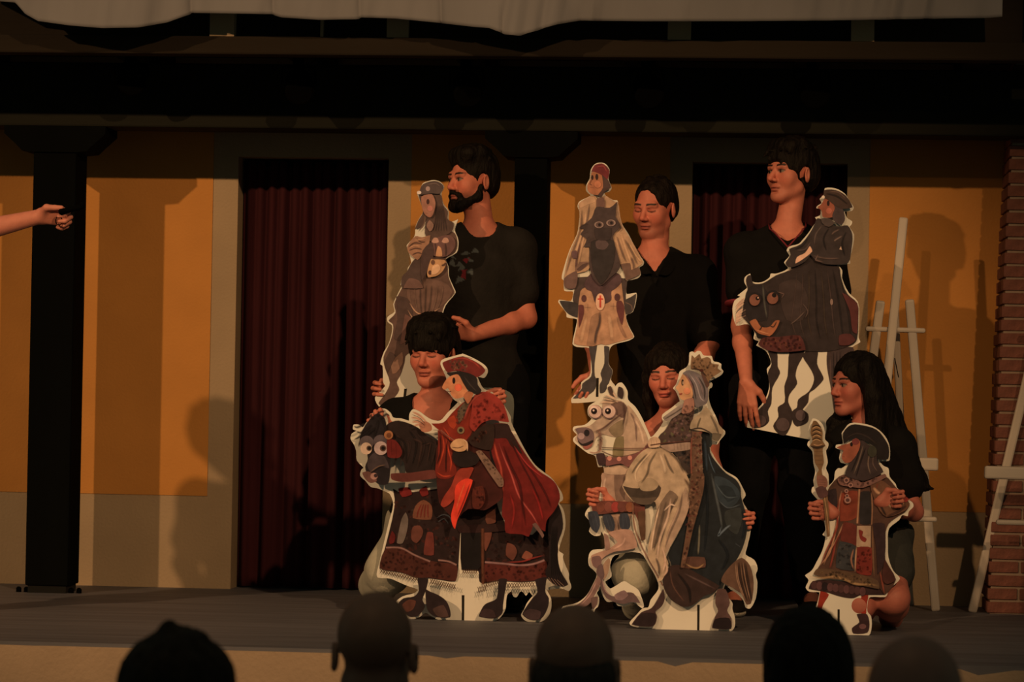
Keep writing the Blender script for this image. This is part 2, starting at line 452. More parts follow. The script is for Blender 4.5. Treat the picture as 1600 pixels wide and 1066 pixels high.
M_PAPER = mat('white_card', (0.80, 0.79, 0.77), 0.55, 0.03, 12.0)
M_CARDEDGE = mat('foam_board', (0.62, 0.58, 0.5), 0.8, 0.05)
M_SLOT = mat('slot_shadow_gap', (0.012, 0.010, 0.009), 0.9, 0.05)
M_PRINT = mat('glossy_print', 'col', 0.6, 0.30, 30.0, spec=0.15)
def _soft_print():
    nt = M_PRINT.node_tree; b = nt.nodes['Principled BSDF']; out = nt.nodes['Material Output']
    at = [n for n in nt.nodes if n.type == 'ATTRIBUTE'][0]
    nt.links.new(at.outputs['Alpha'], b.inputs['Alpha'])
_soft_print()
def palb(r, g, b, k=1.0):
    L = (r + g + b) / 3.0
    f = float(np.interp(L, (20, 40, 60, 85, 110, 140), (0.6, 0.66, 0.76, 0.86, 0.90, 0.95)))
    return alb(r * f * 1.08, g * f * 0.87, b * f * 0.76)

LAYER = 0.00035
class Standee:
    def __init__(self, name, label, Y, outline, foot=None, thick=0.010):
        self.Y = Y; self.n = 0; self.parts = {}
        o = smooth_poly(pts(outline), 3)
        zmin = 1e9
        fr = np.array([P(x, y, Y) for x, y in o])
        c = fr.mean(0)
        self.root = empty(name, (c[0], Y, fr[:, 2].min()), label=label, cat='standee', group='printed card figures')
        if area2(o) < 0: o = o[::-1]; fr = fr[::-1]
        bk = fr + np.array([0, thick, 0]); m_ = len(o)
        T = tri(o)
        V = np.vstack([fr, bk])
        def orient(t, want):
            a, b, cc = V[t[0]], V[t[1]], V[t[2]]
            nrm = np.cross(b - a, cc - a)
            return t if nrm[1] * want > 0 else t[::-1]
        F = [orient(t, -1) for t in T] + [orient([i + m_ for i in t], 1) for t in T]
        F += [[i, (i + 1) % m_, (i + 1) % m_ + m_, i + m_] for i in range(m_)]
        mesh_obj('card_board', V, F, M_PAPER, self.root)
    def add(self, part, col, poly, smooth=2, feather=0.9, alpha=1.0):
        """a printed area with a slightly soft edge: poly in photograph pixels"""
        p = smooth_poly(poly, 3) if smooth else np.array(poly, float)
        m_ = len(p); T = tri(p)
        if area2(p) < 0: p = p[::-1]; T = tri(p)
        e = np.roll(p, -1, axis=0) - np.roll(p, 1, axis=0); e /= (np.linalg.norm(e, axis=1)[:, None] + 1e-9)
        q = p + np.stack([e[:, 1], -e[:, 0]], 1) * feather
        for i in range(m_):
            k = (i + 1) % m_; T += [[i, k, m_ + k], [i, m_ + k, m_ + i]]
        self._put(part, col, np.vstack([p, q]), T, np.r_[np.full(m_, alpha), np.zeros(m_)])
    def _put(self, part, col, p, T, A):
        self.n += 1
        y = self.Y - 0.0006 - LAYER * self.n
        V = np.array([P(a, b, y) for a, b in p])
        d = self.parts.setdefault(part, ([], [], []))
        base = len(d[0])
        d[0].extend(V.tolist())
        for t in T:
            a, b, c = V[t[0]], V[t[1]], V[t[2]]
            if np.cross(b - a, c - a)[1] > 0: t = t[::-1]
            d[1].append([i + base for i in t])
        d[2].extend([(*col, float(a)) for a in A])
    def poly(self, part, rgb, s, smooth=2, k=1.0):
        self.add(part, palb(*rgb, k=k), pts(s), smooth)
    def dot(self, part, rgb, crop, x, y, rx, ry=None):
        self.add(part, palb(*rgb), circ(crop, x, y, rx, ry), 0, 0.8)
    def line(self, part, rgb, s, w0, w1=None, taper=True):
        """a printed brush stroke; widths in photograph pixels"""
        p = smooth_poly(pts(s), 5, closed=False); m_ = len(p)
        w1 = w0 if w1 is None else w1
        d = np.gradient(p, axis=0); d /= (np.linalg.norm(d, axis=1)[:, None] + 1e-9)
        nrm = np.stack([-d[:, 1], d[:, 0]], 1)
        t = np.linspace(0, 1, m_)
        w = (w0 + (w1 - w0) * t) / 2
        al = np.full(m_, 0.9)
        if taper: w = w * (0.25 + 0.75 * np.sin(math.pi * np.clip(t * 0.94 + 0.03, 0, 1)) ** 0.5); al = al * np.clip(np.minimum(t, 1 - t) * 6, 0.25, 1)
        w = w[:, None]
        q = np.vstack([p + nrm * (w * 1.25 + .4), p + nrm * w * .35, p - nrm * w * .35, p - nrm * (w * 1.25 + .4)])
        T = []
        for i in range(m_ - 1):
            for b in range(3):
                a0, a1 = b * m_ + i, (b + 1) * m_ + i
                T += [[a0, a0 + 1, a1 + 1], [a0, a1 + 1, a1]]
        self._put(part, palb(*rgb), q, T, np.r_[np.zeros(m_), al, al, np.zeros(m_)])
    def speck(self, part, cols, s, count, r=(0.6, 1.6), seed=1):
        """small printed pattern marks scattered inside a polygon"""
        p = np.array(pts(s)); rs = random.Random(seed)
        lo, hi = p.min(0), p.max(0); k = 0; tries = 0
        while k < count and tries < count * 30:
            tries += 1
            x, y = rs.uniform(lo[0], hi[0]), rs.uniform(lo[1], hi[1])
            inside = False; j = len(p) - 1
            for i in range(len(p)):
                if (p[i][1] > y) != (p[j][1] > y) and x < (p[j][0] - p[i][0]) * (y - p[i][1]) / (p[j][1] - p[i][1]) + p[i][0]: inside = not inside
                j = i
            if not inside: continue
            a = rs.uniform(0, 3.14); rr = rs.uniform(*r); e = rs.uniform(1.0, 2.6)
            q = [(x + rr * e * math.cos(t) * math.cos(a) - rr * math.sin(t) * math.sin(a), y + rr * e * math.cos(t) * math.sin(a) + rr * math.sin(t) * math.cos(a)) for t in np.linspace(0, 2 * math.pi, 7)[:-1]]
            self.add(part, palb(*rs.choice(cols)), q, 0, 1.3, 0.42); self.n -= 1; k += 1
        self.n += 1
    def slot(self, s):
        p = np.array(pts(s)); y = self.Y - 0.0012
        V = [P(a, b, y) for a, b in p]
        mesh_obj('slot', V, [[0, 1, 2, 3]], M_SLOT, self.root)
    def foot(self, px):
        """the cross piece pushed into the slot from behind"""
        a = P(px, 960, self.Y); x = a[0]; y = self.Y + 0.011
        V = []
        for xx in (x - 0.005, x + 0.005):
            V += [(xx, y, STAGE), (xx, y + 0.14, STAGE), (xx, y + 0.12, STAGE + 0.03), (xx, y + 0.02, STAGE + 0.10), (xx, y, STAGE + 0.10)]
        F = [[0, 1, 2, 3, 4][::-1], [5, 6, 7, 8, 9]] + [[i, (i + 1) % 5, (i + 1) % 5 + 5, i + 5] for i in range(5)]
        mesh_obj('support_foot', V, F, M_CARDEDGE, self.root)
    def done(self):
        for part, (V, F, C) in self.parts.items():
            o = mesh_obj(part.split('#')[0], V, F, M_PRINT, self.root)
            at = o.data.attributes.new('col', 'FLOAT_COLOR', 'POINT')
            at.data.foreach_set('color', np.array(C, np.float32).ravel())

# ---- A: rider in red on a dark horse -----------------------------------------
S = Standee('card_standee', 'card cut-out of a rider in a long red cape on a dark caparisoned horse', float(G(745, 970)[1]),
 'A1 200,515 245,485 295,478 340,510 360,545 420,552 480,570 482,520 510,482 560,500 600,530 650,560 715,568 770,510 850,430 820,410 780,360 752,335 748,322 765,262 742,200 718,140 730,108 800,85 885,62 '
 'A2 108,60 180,90 260,135 295,170 300,205 275,245 240,240 222,236 250,300 275,330 330,350 390,395 430,460 475,540 480,585 530,690 600,820 660,905 720,955 780,1000 830,1066 '
 'A4 865,60 868,105 840,125 870,170 888,250 885,330 850,440 840,490 875,515 870,540 885,590 915,660 915,700 933,765 915,793 860,775 790,780 750,790 780,850 780,930 755,990 710,1025 640,1033 580,1015 553,975 575,935 600,880 655,810 662,770 640,830 615,800 590,830 565,800 545,800 520,840 495,835 480,795 450,820 440,870 435,930 400,990 350,1020 0,1016 '
 'A3 790,1012 700,1010 650,985 605,960 560,990 500,1008 440,990 400,960 380,880 430,835 520,810 548,785 530,775 470,755 400,725 340,700 245,692 235,665 255,580 280,470 330,260 360,140 335,60 300,40 240,15 190,5 '
 'A1 150,1025 110,985 120,940 135,925 85,870 80,800 60,745 38,710 45,670 85,645 55,635 60,600 100,600 130,620 150,590 175,560')
h = 'horse_print'; c = 'caparison_print'; r = 'rider_print'; cp = 'cape_print'; fc = 'face_print'
S.poly(c, (52, 30, 22), 'A3 360,20 420,50 700,20 900,-40 A4 300,-40 440,300 640,370 780,180 830,130 860,220 860,330 830,430 830,500 745,690 560,720 390,710 275,735 240,720 230,640 105,630 100,350 90,355 A3 866,360 832,715 630,690 540,690 420,650 260,620 300,470 375,140', 1)
S.speck(c, [(95, 45, 30), (40, 26, 20), (70, 45, 32), (85, 65, 48), (60, 28, 20)], 'A3 380,90 700,60 850,380 830,560 640,540 430,460 320,440', 110, (0.8, 2.0), 3)
S.speck(c, [(95, 45, 30), (40, 26, 20), (70, 45, 32), (60, 28, 20)], 'A4 290,330 500,380 700,400 780,480 720,560 560,580 290,570', 70, (0.8, 2.0), 4)
S.poly(c, (118, 70, 42), 'A3 530,150 590,105 650,150 645,250 510,240')
for k in range(4): S.line(c, (125, 42, 28), 'A3 %d,240 %d,190 %d,135' % (540 + 28 * k, 550 + 24 * k, 575 + 16 * k), 1.6)
S.poly(c, (108, 60, 40), 'A3 510,310 560,300 585,340 570,390 535,430 500,400')
S.poly(c, (112, 50, 34), 'A3 620,350 660,355 665,520 595,515 600,440')
S.poly(c, (104, 90, 70), 'A3 425,250 455,200 472,250 462,340 430,430 390,430')
S.poly(c, (110, 28, 20), 'A3 332,400 352,340 372,370 365,425 335,435')
S.poly(c, (125, 32, 24), 'A3 400,20 480,10 500,60 430,80'); S.poly(c, (125, 32, 24), 'A3 560,30 610,0 625,60 580,75')
S.line(c, (85, 85, 78), 'A3 690,240 740,215 790,235 800,275', 1.8); S.line(c, (80, 78, 70), 'A3 700,270 745,245 780,285', 1.5)
S.poly(c, (104, 58, 36), 'A4 285,250 300,190 350,170 360,270 300,285')
S.poly(c, (112, 62, 40), 'A4 275,350 330,350 315,420 285,490 275,460')
S.poly(c, (105, 58, 38), 'A4 450,430 500,450 520,500 490,560 440,520'); S.poly(c, (125, 70, 45), 'A4 560,540 590,490 640,520 620,560')
S.poly(c, (30, 20, 15), 'A4 102,350 255,325 250,600 225,632 106,628', 0)
S.poly(c, (58, 30, 22), 'A4 70,300 440,290 450,335 90,350', 1)
S.poly(c, (86, 40, 24), 'A3 300,480 420,475 520,520 600,560 840,600 832,715 630,690 540,690 420,650 260,620', 1)
S.poly(c, (98, 38, 24), 'A4 280,590 460,600 620,605 740,565 748,690 560,720 390,710 275,722', 1)
S.speck(c, [(70, 30, 20), (105, 55, 35), (60, 28, 18)], 'A3 300,490 420,480 600,570 830,605 830,705 630,685 420,645 270,615', 90, (0.6, 1.5), 6)
S.speck(c, [(75, 28, 18), (115, 50, 32), (70, 30, 20)], 'A4 290,600 460,605 620,610 740,575 745,680 560,710 390,705 280,715', 70, (0.6, 1.5), 7)
S.line(c, (138, 102, 82), 'A3 305,465 420,468 520,520 640,570', 2.6, taper=False); S.line(c, (138, 102, 82), 'A3 700,560 780,570 840,597', 2.6, taper=False)
S.line(c, (142, 105, 90), 'A4 280,575 440,588 540,598 640,590 730,560', 3, taper=False)
S.line(c, (140, 45, 32), 'A4 440,575 560,570 640,545 720,525', 2.2)
S.line(c, (104, 58, 32), 'A4 262,320 262,560 265,745', 4.5, taper=False)
def fringe(fr, x0, y0, x1, y1, crop, n, h_, rgb=(86, 56, 32)):
    for i in range(n):
        t = (i + .5) / n; x = x0 + (x1 - x0) * t; y = y0 + (y1 - y0) * t; w = (x1 - x0) / n / 2
        S.line(fr, rgb, '%s %f,%f %f,%f' % (crop, x - w, y, x + w, y + h_ * .45), 1.0, taper=False)
        S.line(fr, rgb, '%s %f,%f %f,%f' % (crop, x + w, y, x - w, y + h_ * .45), 1.0, taper=False)
        if i % 2 == 0: S.line(fr, rgb, '%s %f,%f %f,%f' % (crop, x, y + h_ * .4, x - 2, y + h_), 2.3)
fringe('fringe_print#1', 262, 625, 545, 690, 'A3', 14, 62); fringe('fringe_print#2', 640, 700, 832, 745, 'A3', 11, 80); fringe('fringe_print#3', 108, 630, 222, 632, 'A4', 7, 70)
fringe('fringe_print#4', 225, 765, 290, 745, 'A4', 4, 100); fringe('fringe_print#5', 285, 730, 382, 705, 'A4', 6, 80); fringe('fringe_print#6', 445, 735, 655, 725, 'A4', 11, 80)
S.poly('leg_print#1', (50, 33, 26), 'A3 545,700 625,700 606,790 580,860 600,910 545,980 480,985 430,930 400,890 440,850 520,835 556,790')
S.poly('leg_print#1', (96, 54, 34), 'A3 430,900 480,860 530,870 510,930 460,950')
S.poly('leg_print#2', (52, 34, 27), 'A3 606,780 640,800 700,825 760,870 790,940 790,992 690,990 630,950 610,880'); S.poly('leg_print#2', (80, 55, 40), 'A3 660,930 740,900 780,985 700,985')
S.poly('leg_print#3', (48, 32, 26), 'A4 385,705 445,705 430,800 415,900 410,960 370,995 310,1000 235,985 262,920 290,890 370,850'); S.poly('leg_print#3', (66, 44, 36), 'A4 240,980 270,930 340,940 360,990 300,997')
S.poly('leg_print#4', (44, 29, 25), 'A4 660,710 745,690 735,800 762,850 750,930 700,1005 620,1010 565,970 590,920 640,850 680,800'); S.poly('leg_print#4', (70, 50, 42), 'A4 570,965 620,930 700,950 690,1003 620,1008')
S.poly('tail_print', (40, 25, 20), 'A4 800,150 830,130 860,210 868,320 832,430 832,560 850,640 908,742 870,760 800,740 750,690 740,640 770,560 760,300')
for k in range(6): S.line('tail_print', (24, 16, 14), 'A4 %d,%d %d,%d %d,%d' % (790 + 8 * k, 300, 780 + 8 * k, 520, 790 + 18 * k, 740), 1.4)
for k in range(4): S.line('tail_print', (200, 158, 118), 'A4 %d,%d %d,%d' % (760 + 22 * k, 690 + 6 * k, 800 + 26 * k, 755), 1.2)
S.poly(h, (50, 32, 23), 'A1 325,592 400,572 500,600 570,640 640,700 720,740 700,960 620,972 460,962 445,890 400,840 300,840 290,650')
for k in range(14):
    a0 = 350 + 24 * k + random.uniform(-10, 10); l0 = random.uniform(0, 120)
    S.line(h, random.choice([(64, 43, 31), (38, 25, 19), (58, 38, 28), (70, 46, 32)]), 'A1 %d,%d %d,%d %d,%d' % (a0, 590 + 8 * k + l0, a0 + 50 + random.uniform(-15, 15), 740, a0 + random.uniform(10, 70), 850 + random.uniform(0, 90)), random.uniform(1.5, 4))
S.poly(h, (44, 33, 29), 'A1 185,560 240,515 295,555 310,640 335,720 335,860 335,960 320,1045 260,1052 215,1022 170,980 150,920 170,860 150,780 108,720 130,640')
S.poly(h, (72, 58, 50), 'A1 180,850 240,800 300,850 330,930 260,915 190,955 165,910')
S.poly(h, (108, 70, 52), 'A1 128,965 170,955 215,985 235,1025 190,1040 150,1010'); S.dot(h, (150, 112, 88), 'A1', 215, 990, 26, 24); S.dot(h, (60, 40, 34), 'A1', 228, 985, 12)
for a in ('150,590 90,620 62,612', '200,600 120,660 80,650', '190,640 110,690 60,715', '210,560 190,530 200,520', '240,540 260,505 300,500', '260,560 310,520 335,535', '170,680 110,730 100,770', '230,620 160,680 130,740', '250,560 230,640 215,690', '280,560 300,620 290,700'):
    S.line(h, (36, 26, 22), 'A1 ' + a, 6.0, 1.6)
S.dot(h, (92, 78, 68), 'A1', 160, 735, 52, 50); S.dot(h, (88, 74, 66), 'A1', 265, 728, 54, 50)
S.dot(h, (186, 160, 122), 'A1', 156, 780, 42, 44); S.dot(h, (172, 150, 128), 'A1', 267, 778, 50, 50)
S.dot(h, (96, 70, 48), 'A1', 178, 778, 18); S.dot(h, (96, 66, 44), 'A1', 283, 778, 22); S.dot(h, (30, 20, 16), 'A1', 180, 778, 10); S.dot(h, (30, 20, 16), 'A1', 284, 778, 12)
S.line(h, (110, 84, 58), 'A1 185,960 250,915 300,905', 1.6)
S.poly('bridle_print', (118, 32, 22), 'A1 315,715 375,720 425,795 412,842 375,852 320,840'); S.line('bridle_print', (60, 22, 18), 'A1 345,720 350,830', 1.6); S.line('bridle_print', (60, 22, 18), 'A1 380,740 385,840', 1.6)
S.dot('bridle_print', (156, 102, 56), 'A1', 325, 678, 32); S.dot('bridle_print', (120, 70, 36), 'A1', 328, 680, 16)
S.line('bridle_print', (40, 28, 22), 'A1 380,840 375,900', 5, 1.5)
S.poly('bridle_print', (106, 52, 37), 'A1 345,972 500,965 670,945 695,1000 560,1020 430,1032 350,1012')
S.poly(r, (78, 28, 18), 'A1 690,780 760,690 860,560 968,420 A2 140,420 250,360 300,700 330,900 410,1066 A4 415,80 330,150 270,180 150,170 60,250 A3 720,140 700,60 A1 690,1000', 1)
S.poly(r, (134, 40, 20), 'A1 650,592 740,585 800,520 850,470 905,425 960,420 960,640 880,740 800,720 720,650')
S.poly(r, (160, 56, 26), 'A1 770,560 820,530 840,590 820,630 790,610')
S.poly(r, (124, 36, 19), 'A1 700,640 760,700 800,760 810,850 840,960 780,1005 700,1000 680,940 700,830')
for a in ('725,650 745,760 730,840 700,930', '760,700 780,800 800,880 790,960', '690,960 740,990 800,985', '740,620 780,680 790,720'):
    S.line(r, (176, 62, 32), 'A1 ' + a, 2.2)
for a in ('715,680 720,800 690,900', '770,720 760,860 760,960'): S.line(r, (70, 20, 14), 'A1 ' + a, 2.2)
S.poly(r, (96, 78, 52), 'A1 850,500 905,430 940,440 900,520 860,590'); S.dot(r, (120, 100, 60), 'A1', 872, 642, 26); S.dot(r, (50, 42, 28), 'A1', 872, 642, 12)
S.speck(r, [(125, 96, 62), (90, 60, 40), (70, 50, 36)], 'A1 850,500 905,430 960,440 900,560 840,590', 25, (0.5, 1.1), 9)
S.poly(r, (150, 52, 30), 'A3 722,140 745,80 800,0 A1 850,950 930,920 968,930 A3 900,0 850,60 790,130 745,158')
S.poly(cp, (118, 27, 18), 'A2 330,600 450,595 475,645 600,845 680,945 780,1012 825,1066 A4 845,95 800,190 745,260 735,340 700,320 650,280 610,380 560,362 440,350 430,260 410,220 420,60 A2 410,1066 380,960 330,800', 1)
S.poly(cp, (56, 30, 22), 'A2 320,600 450,598 475,650 520,730 560,820 480,760 440,700 345,700', 1)
for a, wd, cc in (('A2 345,720 370,830 400,930 A4 420,40', 3.6, (168, 66, 42)), ('A2 385,740 430,860 480,980 A4 540,80 640,220 700,330', 2.6, (168, 72, 56)), ('A2 470,720 560,900 620,1010 A4 700,120', 2.4, (88, 18, 15)),
              ('A2 420,760 470,900 540,1050 A4 560,120 590,300', 4, (88, 18, 15)), ('A2 560,860 660,990 A4 740,60 780,160', 3, (92, 18, 15)), ('A4 470,60 500,180 480,320', 3.5, (150, 36, 26)), ('A4 640,20 690,140 720,260', 3.5, (152, 34, 26)),
              ('A2 500,760 600,900 720,1000', 2, (160, 48, 40)), ('A4 560,40 560,340', 2.5, (92, 20, 16))):
    S.line(cp, cc, a, wd)
S.poly(cp, (108, 78, 60), 'A4 640,290 665,280 725,370 715,390 690,350', 1)
S.poly(r, (146, 48, 32), 'A2 200,380 270,352 350,375 420,450 460,580 390,570 330,560 250,590 200,650 165,610 180,500')
S.speck(r, [(168, 66, 46), (118, 34, 24), (156, 56, 40)], 'A2 200,430 300,400 400,480 440,570 330,550 250,580 190,630', 60, (0.8, 1.8), 12)
S.line(r, (156, 66, 46), 'A2 120,560 170,440 220,385 280,362', 3)
S.poly(r, (56, 34, 22), 'A2 200,655 290,600 345,600 345,720 320,790 200,765 160,725')
S.speck(r, [(90, 50, 30), (70, 34, 22), (110, 56, 36)], 'A2 170,720 220,660 280,640 300,680 220,740', 26, (0.7, 1.5), 13)
S.poly(r, (44, 27, 20), 'A2 40,810 140,790 240,850 210,900 100,920 40,880')
S.poly(r, (120, 92, 66), 'A2 212,805 250,798 415,1010 415,1066 385,1066', 1); S.speck(r, [(90, 68, 48), (140, 110, 80)], 'A2 225,805 250,800 410,1010 412,1060 390,1055', 40, (0.4, 1.0), 14)
S.poly(r, (208, 58, 32), 'A4 60,0 130,-55 185,-45 150,60 110,160 70,250 52,322 35,290 25,220 50,120'); S.line(r, (232, 88, 48), 'A4 130,-30 90,80 60,180', 3)
S.line(r, (150, 40, 24), 'A4 165,-20 120,110 70,230', 2)
S.poly(r, (96, 36, 20), 'A4 190,20 260,0 280,100 240,170 190,160'); S.speck(r, [(130, 56, 34), (70, 26, 16)], 'A4 190,20 260,0 280,100 240,170', 24, (0.5, 1.2), 15)
S.poly(fc, (120, 40, 29), 'A1 735,132 800,105 880,85 960,100 A2 110,82 190,115 255,155 280,190 255,220 210,240 150,212 60,192 0,205 A1 790,215 760,190')
S.line(fc, (156, 58, 42), 'A2 10,110 110,95 200,130 250,180', 3); S.speck(fc, [(140, 108, 72), (96, 76, 52), (110, 84, 60)], 'A1 790,120 860,110 930,130 930,190 800,185', 34, (0.6, 1.5), 16)
S.poly(fc, (46, 35, 27), 'A1 765,208 870,195 A2 60,192 150,210 215,245 225,300 252,340 230,365 190,362 140,325 100,260 75,222 A1 800,235')
S.line(fc, (70, 58, 44), 'A2 120,230 170,300 220,350', 2)
S.poly(fc, (184, 120, 72), 'A2 25,232 75,222 112,285 146,350 120,385 60,400 30,380 15,345 0,322 -28,332 -42,316 -12,260')
S.dot(fc, (204, 96, 58), 'A2', 78, 318, 26); S.dot(fc, (40, 26, 20), 'A2', 44, 266, 9, 22); S.line(fc, (100, 60, 40), 'A2 -10,345 8,350 25,345', 1.2)
S.poly(fc, (160, 98, 58), 'A2 120,385 148,350 190,362 172,410 150,440 132,412')
hd = 'hand_print#1'
S.poly(hd, (162, 108, 72), 'A1 560,600 600,575 645,600 650,640 610,655 575,645')
for a in ('505,502 560,530 615,585', '495,545 550,555 605,600', '500,580 550,580 600,612', '518,608 560,600 600,620'): S.line(hd, (172, 118, 82), 'A1 ' + a, 3.4, 3.8)
for a in ('500,522 560,548 600,590', '500,565 550,570 600,606'): S.line(hd, (96, 60, 42), 'A1 ' + a, 0.8)
S.line(hd, (130, 80, 56), 'A1 720,640 780,690 840,730', 1.8, taper=False)
hd = 'hand_print#2'
S.poly(hd, (182, 142, 90), 'A2 20,752 60,712 120,712 142,740 132,790 80,802 30,782'); S.line(hd, (120, 90, 60), 'A2 30,770 80,775 120,760', 1); S.line(hd, (205, 170, 120), 'A2 110,708 142,735 146,800', 2)
S.slot('A4 104,825 124,825 122,1017 104,1017'); S.foot(723)
S.done()

# ---- B: crowned rider on a white horse ---------------------------------------
S = Standee('card_standee', 'card cut-out of a crowned woman in a dark blue cloak on a white horse', float(G(1090, 985)[1]),
 'B2 305,60 330,50 350,60 370,45 400,50 420,80 450,85 490,88 505,130 545,140 570,155 570,190 588,215 570,245 510,280 475,295 497,320 490,350 470,365 468,450 490,520 530,600 560,680 600,710 600,740 560,790 535,825 495,825 480,860 495,895 540,970 600,1040 640,1066 '
 'B4 540,30 580,100 595,140 575,175 610,240 628,310 625,380 605,470 595,520 650,555 672,610 660,650 670,700 660,800 625,865 595,860 580,815 540,770 500,745 465,715 455,740 480,790 510,830 510,870 525,920 525,980 500,1010 0,1000 '
 'B3 600,995 500,990 435,975 425,955 470,905 500,872 518,862 545,858 560,810 610,740 600,680 550,590 490,508 330,525 300,590 310,660 268,695 300,738 340,718 390,690 430,712 480,745 500,790 517,850 505,865 '
 '450,828 400,848 350,848 330,822 280,822 250,775 240,740 215,765 230,800 225,850 205,870 195,900 175,890 190,850 170,825 100,838 50,858 0,872 -10,865 0,852 90,828 150,780 190,710 215,650 200,625 165,590 165,520 190,490 265,482 260,400 240,370 240,395 200,400 165,370 180,320 140,270 150,235 180,205 215,200 238,110 245,50 255,0 '
 'B1 340,1066 335,1012 290,1012 265,920 210,900 130,840 85,800 85,770 115,745 80,705 90,675 180,660 235,610 205,575 210,510 255,475 295,450 330,400 365,375 365,335 395,308 430,345 455,315 490,310 535,380 540,450 600,510 650,590 700,700 728,762 755,745 830,640 820,600 830,570 900,520 960,470 '
 'B2 225,465 200,400 185,375 168,355 195,320 215,250 225,215 280,180 300,140')
h = 'horse_print'; r = 'gown_print'; cl = 'cloak_print'; fc = 'face_print'; t_ = 'tack_print'
S.poly(h, (152, 124, 92), 'B3 250,0 430,-20 445,180 440,260 380,410 300,400 250,260 248,60')
S.poly(h, (120, 95, 70), 'B3 330,0 390,0 390,170 340,170'); S.line(h, (182, 155, 118), 'B3 275,20 262,80 280,160', 4)
S.poly(h, (164, 140, 104), 'B1 540,500 600,570 660,680 705,790 690,870 560,960 540,1066 350,1066 350,990 420,900 440,770 500,700 500,560')
S.poly(h, (122, 108, 66), 'B1 440,770 500,760 500,900 480,990 415,930'); S.line(h, (130, 105, 80), 'B1 560,560 600,640 610,800', 3); S.line(h, (190, 165, 125), 'B1 590,600 650,720 670,830', 5)
S.poly(h, (162, 140, 106), 'B1 330,480 400,462 480,462 532,520 522,640 490,740 430,760 330,740 270,770 240,840 190,860 130,812 102,780 120,740 95,700 130,685 220,670 300,600 330,560')
S.poly(h, (128, 110, 74), 'B1 380,700 450,640 500,620 495,735 430,758'); S.poly(h, (110, 84, 64), 'B1 400,480 480,470 530,520 500,600 440,570')
S.poly(h, (108, 86, 74), 'B1 102,695 190,685 245,715 252,790 195,822 150,812 120,780 125,740'); S.dot(h, (48, 38, 34), 'B1', 196, 728, 20, 26); S.dot(h, (150, 125, 108), 'B1', 150, 755, 26)
S.poly(h, (150, 88, 68), 'B1 165,832 205,828 245,792 235,835 200,862 175,858'); S.poly(h, (50, 36, 30), 'B1 120,790 160,822 245,790 250,800 200,832 150,828')
S.poly(h, (86, 64, 48), 'B1 372,350 395,340 415,390 420,425 390,405'); S.poly(h, (70, 52, 40), 'B1 462,345 490,355 502,400 492,442 455,420')
for a in ('430,470 370,450 330,440', '440,455 390,425 340,415', '460,470 400,470 310,465', '450,440 420,400 425,385', '420,480 360,475 300,478'): S.line(h, (196, 166, 124), 'B1 ' + a, 3.2, 1.2)
for a in ('440,462 380,440 330,430', '450,475 400,462 320,455', '455,450 425,420'): S.line(h, (100, 76, 56), 'B1 ' + a, 1.2)
for x in (265, 381):
    S.dot(h, (110, 84, 70), 'B1', x + 3, 553, 57); S.dot(h, (186, 158, 128), 'B1', x, 549, 52); S.dot(h, (206, 182, 150), 'B1', x - 8, 540, 34)
    S.dot(h, (66, 42, 34), 'B1', x - 8, 547, 24); S.dot(h, (18, 12, 12), 'B1', x - 9, 547, 15); S.dot(h, (214, 180, 150), 'B1', x - 12, 541, 6)
S.line(t_, (92, 62, 46), 'B1 250,720 330,690 420,620 500,560', 3); S.line(t_, (84, 56, 42), 'B1 500,470 515,560 500,660', 3); S.line(t_, (110, 80, 60), 'B1 300,700 312,800 300,890', 6)
S.speck(t_, [(150, 110, 80), (80, 52, 40)], 'B1 285,700 325,700 325,890 290,890', 24, (0.5, 1.1), 21); S.line(t_, (150, 112, 84), 'B1 215,885 260,895 320,875', 2.2)
S.line(t_, (96, 66, 46), 'B1 320,850 520,858 720,855', 1.6, taper=False); S.line(t_, (92, 62, 44), 'B1 320,880 450,925 600,900 700,850', 1.4, taper=False)
S.poly(t_, (118, 74, 60), 'B1 345,925 470,935 640,885 705,820 720,850 600,960 540,1010 480,980 360,1000'); S.poly(t_, (70, 46, 40), 'B1 275,905 340,900 352,985 300,1000')
for x, y in ((385, 940), (465, 945), (555, 935)): S.dot(t_, (184, 126, 98), 'B1', x, y, 17)
S.poly(t_, (110, 60, 42), 'B3 185,205 240,178 440,185 520,200 520,400 480,300 440,240 200,262')
for x, cc in ((240, (120, 66, 44)), (290, (125, 70, 50)), (335, (150, 58, 44)), (375, (110, 62, 44)), (428, (130, 76, 44))): S.dot(t_, cc, 'B3', x, 215, 26, 32)
for a in ('160,250 215,245 235,330 215,380 180,350', '255,270 305,265 330,330 320,370 275,350', '365,262 410,258 430,330 410,362 365,345'):
    S.poly(t_, (58, 60, 60), 'B3 ' + a)
for a in ('180,260 205,370', '200,255 225,340', '275,275 300,360', '295,270 320,350', '380,265 385,350', '400,262 415,350'): S.line(t_, (100, 102, 96), 'B3 ' + a, 1.3)
S.line(t_, (126, 86, 58), 'B3 445,190 455,330 490,440 540,540 640,720', 2.4, taper=False)
S.poly(t_, (96, 66, 40), 'B3 480,250 520,240 525,420 500,430')
S.poly(h, (156, 122, 92), 'B3 290,380 370,360 440,370 472,470 400,490 320,502 250,545 225,602 190,590 180,530 220,510 300,480 350,440')
S.poly(h, (112, 84, 70), 'B3 185,540 230,530 245,560 230,610 195,592'); S.line(h, (186, 150, 116), 'B3 400,400 380,450 310,490', 4)
S.poly(h, (138, 108, 84), 'B3 262,385 285,400 300,480 272,492'); S.poly(h, (148, 118, 84), 'B3 250,640 262,580 290,545 300,560 285,640 262,680')
